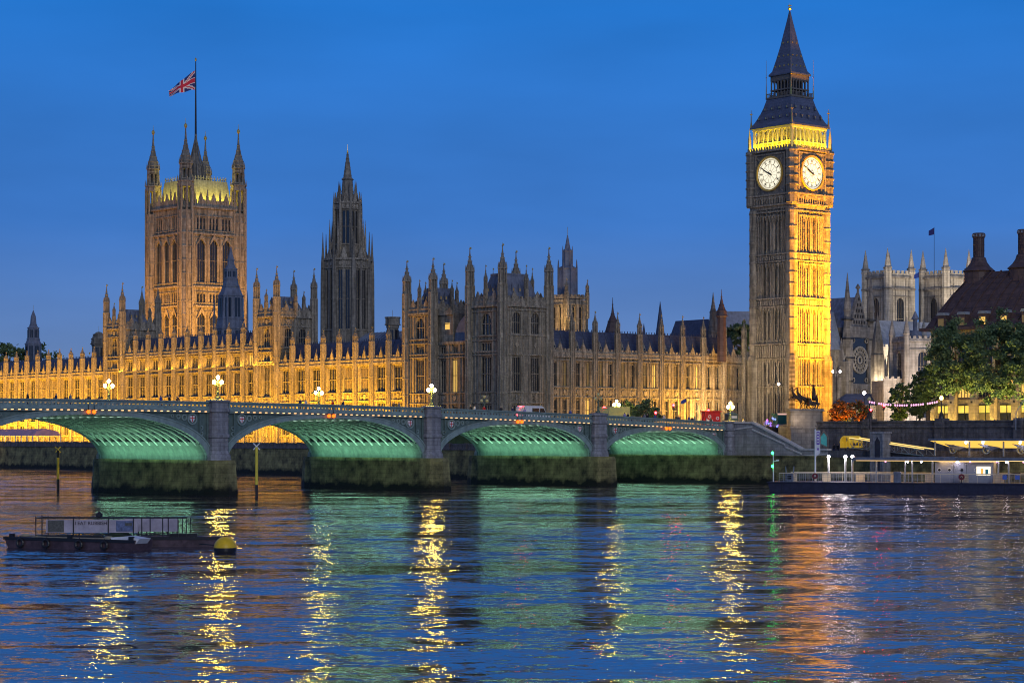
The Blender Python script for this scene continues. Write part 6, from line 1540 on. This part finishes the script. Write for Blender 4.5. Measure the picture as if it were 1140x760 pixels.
k = MB(); k.tube((0, 0, 0), (0, 0, 2.6), .07); k.tube((0, 0, 2.6), (2.2, 0, 6.1), .06); k.tube((2.2, 0, 6.1), (2.9, 0, 5.1), .06); k.build("arm", STEEL, r_)

# ------------------------------------------------------------------ floodlights
GOLD = (1, .50, .06)
def PF(w_, b_, z_): return P(w_, b_, z_)
for i in range(15):                                     # terrace strips under the river front
    b0 = 37+i*13.2
    if b0 > 235: break
    wt_ = 1.0 if b0 > 36 else .5
    area("terrace_floodlight", PF(-9, b0, 6.2), PF(.3, b0, 19.5), 12.6, .5, 7000*random.uniform(.75, 1.25)*(1.5 if b0 > 150 else 1.2 if b0 < 85 else .9), (1, .465, .012), PI*.8)
for i in range(6): area("roof_floodlight", PF(-1.2, 150-i*12-5, 24.2), PF(.1, 150-i*12-5, 30), 11, .2, 600, (1, .47, .03), PI*.9)
for w0, wp in ((18, 350), (28, 600), (38, 1000), (47, 1900), (54, 2700)):
    area("front_floodlight", PF(w0, -9, 9.4), PF(w0, .3, 15), 8, .5, wp, (1, .50, .055), PI*.6)
# clock tower, golden north face
area("tower_floodlight", PF(BX, BY-6.45-13, 9.4), PF(BX, BY-6.4, 27), 12, 1.0, 11500, (1, .42, .005), PI*.6)
area("tower_floodlight", PF(BX+1, BY-6.45-20, 9.6), PF(BX, BY-6.4, 52), 10, 1.0, 47000, (1, .37, .005), PI*.36)
# clock tower, softer east face
area("tower_floodlight", PF(BX-6.4-18, BY+1, 9.5), PF(BX-6.4, BY, 30), 10, 1, 2600, (1, .74, .42), PI*.6)
for q, (dx, dy) in enumerate(((0, -1), (1, 0), (0, 1), (-1, 0))):
    area("belfry_floodlight", PF(BX+dx*6.55, BY+dy*6.55, 70.85), PF(BX+dx*5.4, BY+dy*5.4, 74), 11.5, .2, 1150, (1, .70, .008), PI*.95)
# the great square tower
area("tower_floodlight", PF(91-hv-24, 260.5, 28), PF(91-hv, 260.5, 50), 16, 1, 12000, (1, .42, .025), PI*.5)
area("tower_floodlight", PF(91, 260.5-hv-24, 28), PF(91, 260.5-hv, 50), 16, 1, 11000, (1, .44, .04), PI*.5)
for dx, dy in ((0, -1), (-1, 0), (1, 0), (0, 1)):
    area("roof_floodlight", PF(91+dx*(hv-1.2), 260.5+dy*(hv-1.2), 81.2), PF(91+dx*(hv-5), 260.5+dy*(hv-5), 87), 15, .3, 2600, (1, .76, .07), PI*.9)
area("tower_floodlight", PF(40-9, 24.9-6, 31), PF(40-2.5, 24.9-2.5, 34), 2, .5, 600, (1, .6, .2), PI*.6)
# abbey and church
area("abbey_floodlight", (104, 560, 14), (112, 615, 42), 14, 1, 17000, (1, .82, .60), PI*.6)
area("abbey_floodlight", (146, 585, 14), (130, 615, 42), 14, 1, 13000, (1, .82, .58), PI*.6)
area("abbey_floodlight", (88, 585, 14), (106, 618, 42), 12, 1, 9000, (1, .82, .60), PI*.6)
area("abbey_floodlight", (90, 515, 19), (90.6, 545, 28), 12, 1, 3800, (1, .80, .55), PI*.7)
area("church_floodlight", (97, 478, 9.6), (96, 496, 20), 10, 1, 5500, (1, .80, .66), PI*.7)
area("church_floodlight", (82, 488, 9.6), (92, 500, 22), 6, 1, 800, (1, .62, .25), PI*.7)
# modern block arcade, tree trunks and orange trees
for i in range(6):
    x, y, z = B(-42.5, -12-i*9.5, 9.4); x1, y1, z1 = B(-45, -12-i*9.5, 12.5); area("arcade_floodlight", (x, y, z), (x1, y1, z1), 8, .3, 420, (1, .68, .12), PI*.9)
for i, t in enumerate((33.6, 41.2, 48.5)):
    area("tree_uplight", B(-12.5, -t+.5, 9.1), B(-17, -t, 16), 1.2, 1.2, 1300, (1, .78, .22), PI*.8)
x, y, _ = B(-39, 7); area("tree_uplight", (x, y, 9.2), B(-45, 9.2, 12), 3, 1, 1100, (1, .36, .04), PI*.9)
x, y, _ = B(-26, -18); area("tree_uplight", (x, y, 9.2), B(-31, -14, 14), 3, 1, 500, (1, .75, .1), PI*.9)
area("chariot_glow", B(-3, -12, 10.4), B(-7, -10.7, 12), 3, 1, 60, (1, .75, .5), PI*.9)
# under the landing canopy and over the stairs
for i in range(4): area("canopy_glow", Q(17+i*11, 4, 4.4), Q(17+i*11, 4, 1.4), 9, 3, 480, (1, .60, .24), PI*.95)
area("deck_glow", Q(9.8, 4.2, 4.7), Q(9.8, 4.2, 1.4), 5, 1.5, 900, (.95, .85, .8), PI*.95)
for i in range(2): area("gangway_glow", B(-0.5, -49-i*11, 6.3), B(-.5, -49-i*11, 5), 9, 3, 120, (1, .6, .12), PI*.95)
for b0 in (163, 192, 218): area("marquee_glow", PF(-21, b0, 7.7), PF(-21, b0, 5.6), 20, 4, 900, (1, .6, .12), PI*.95)
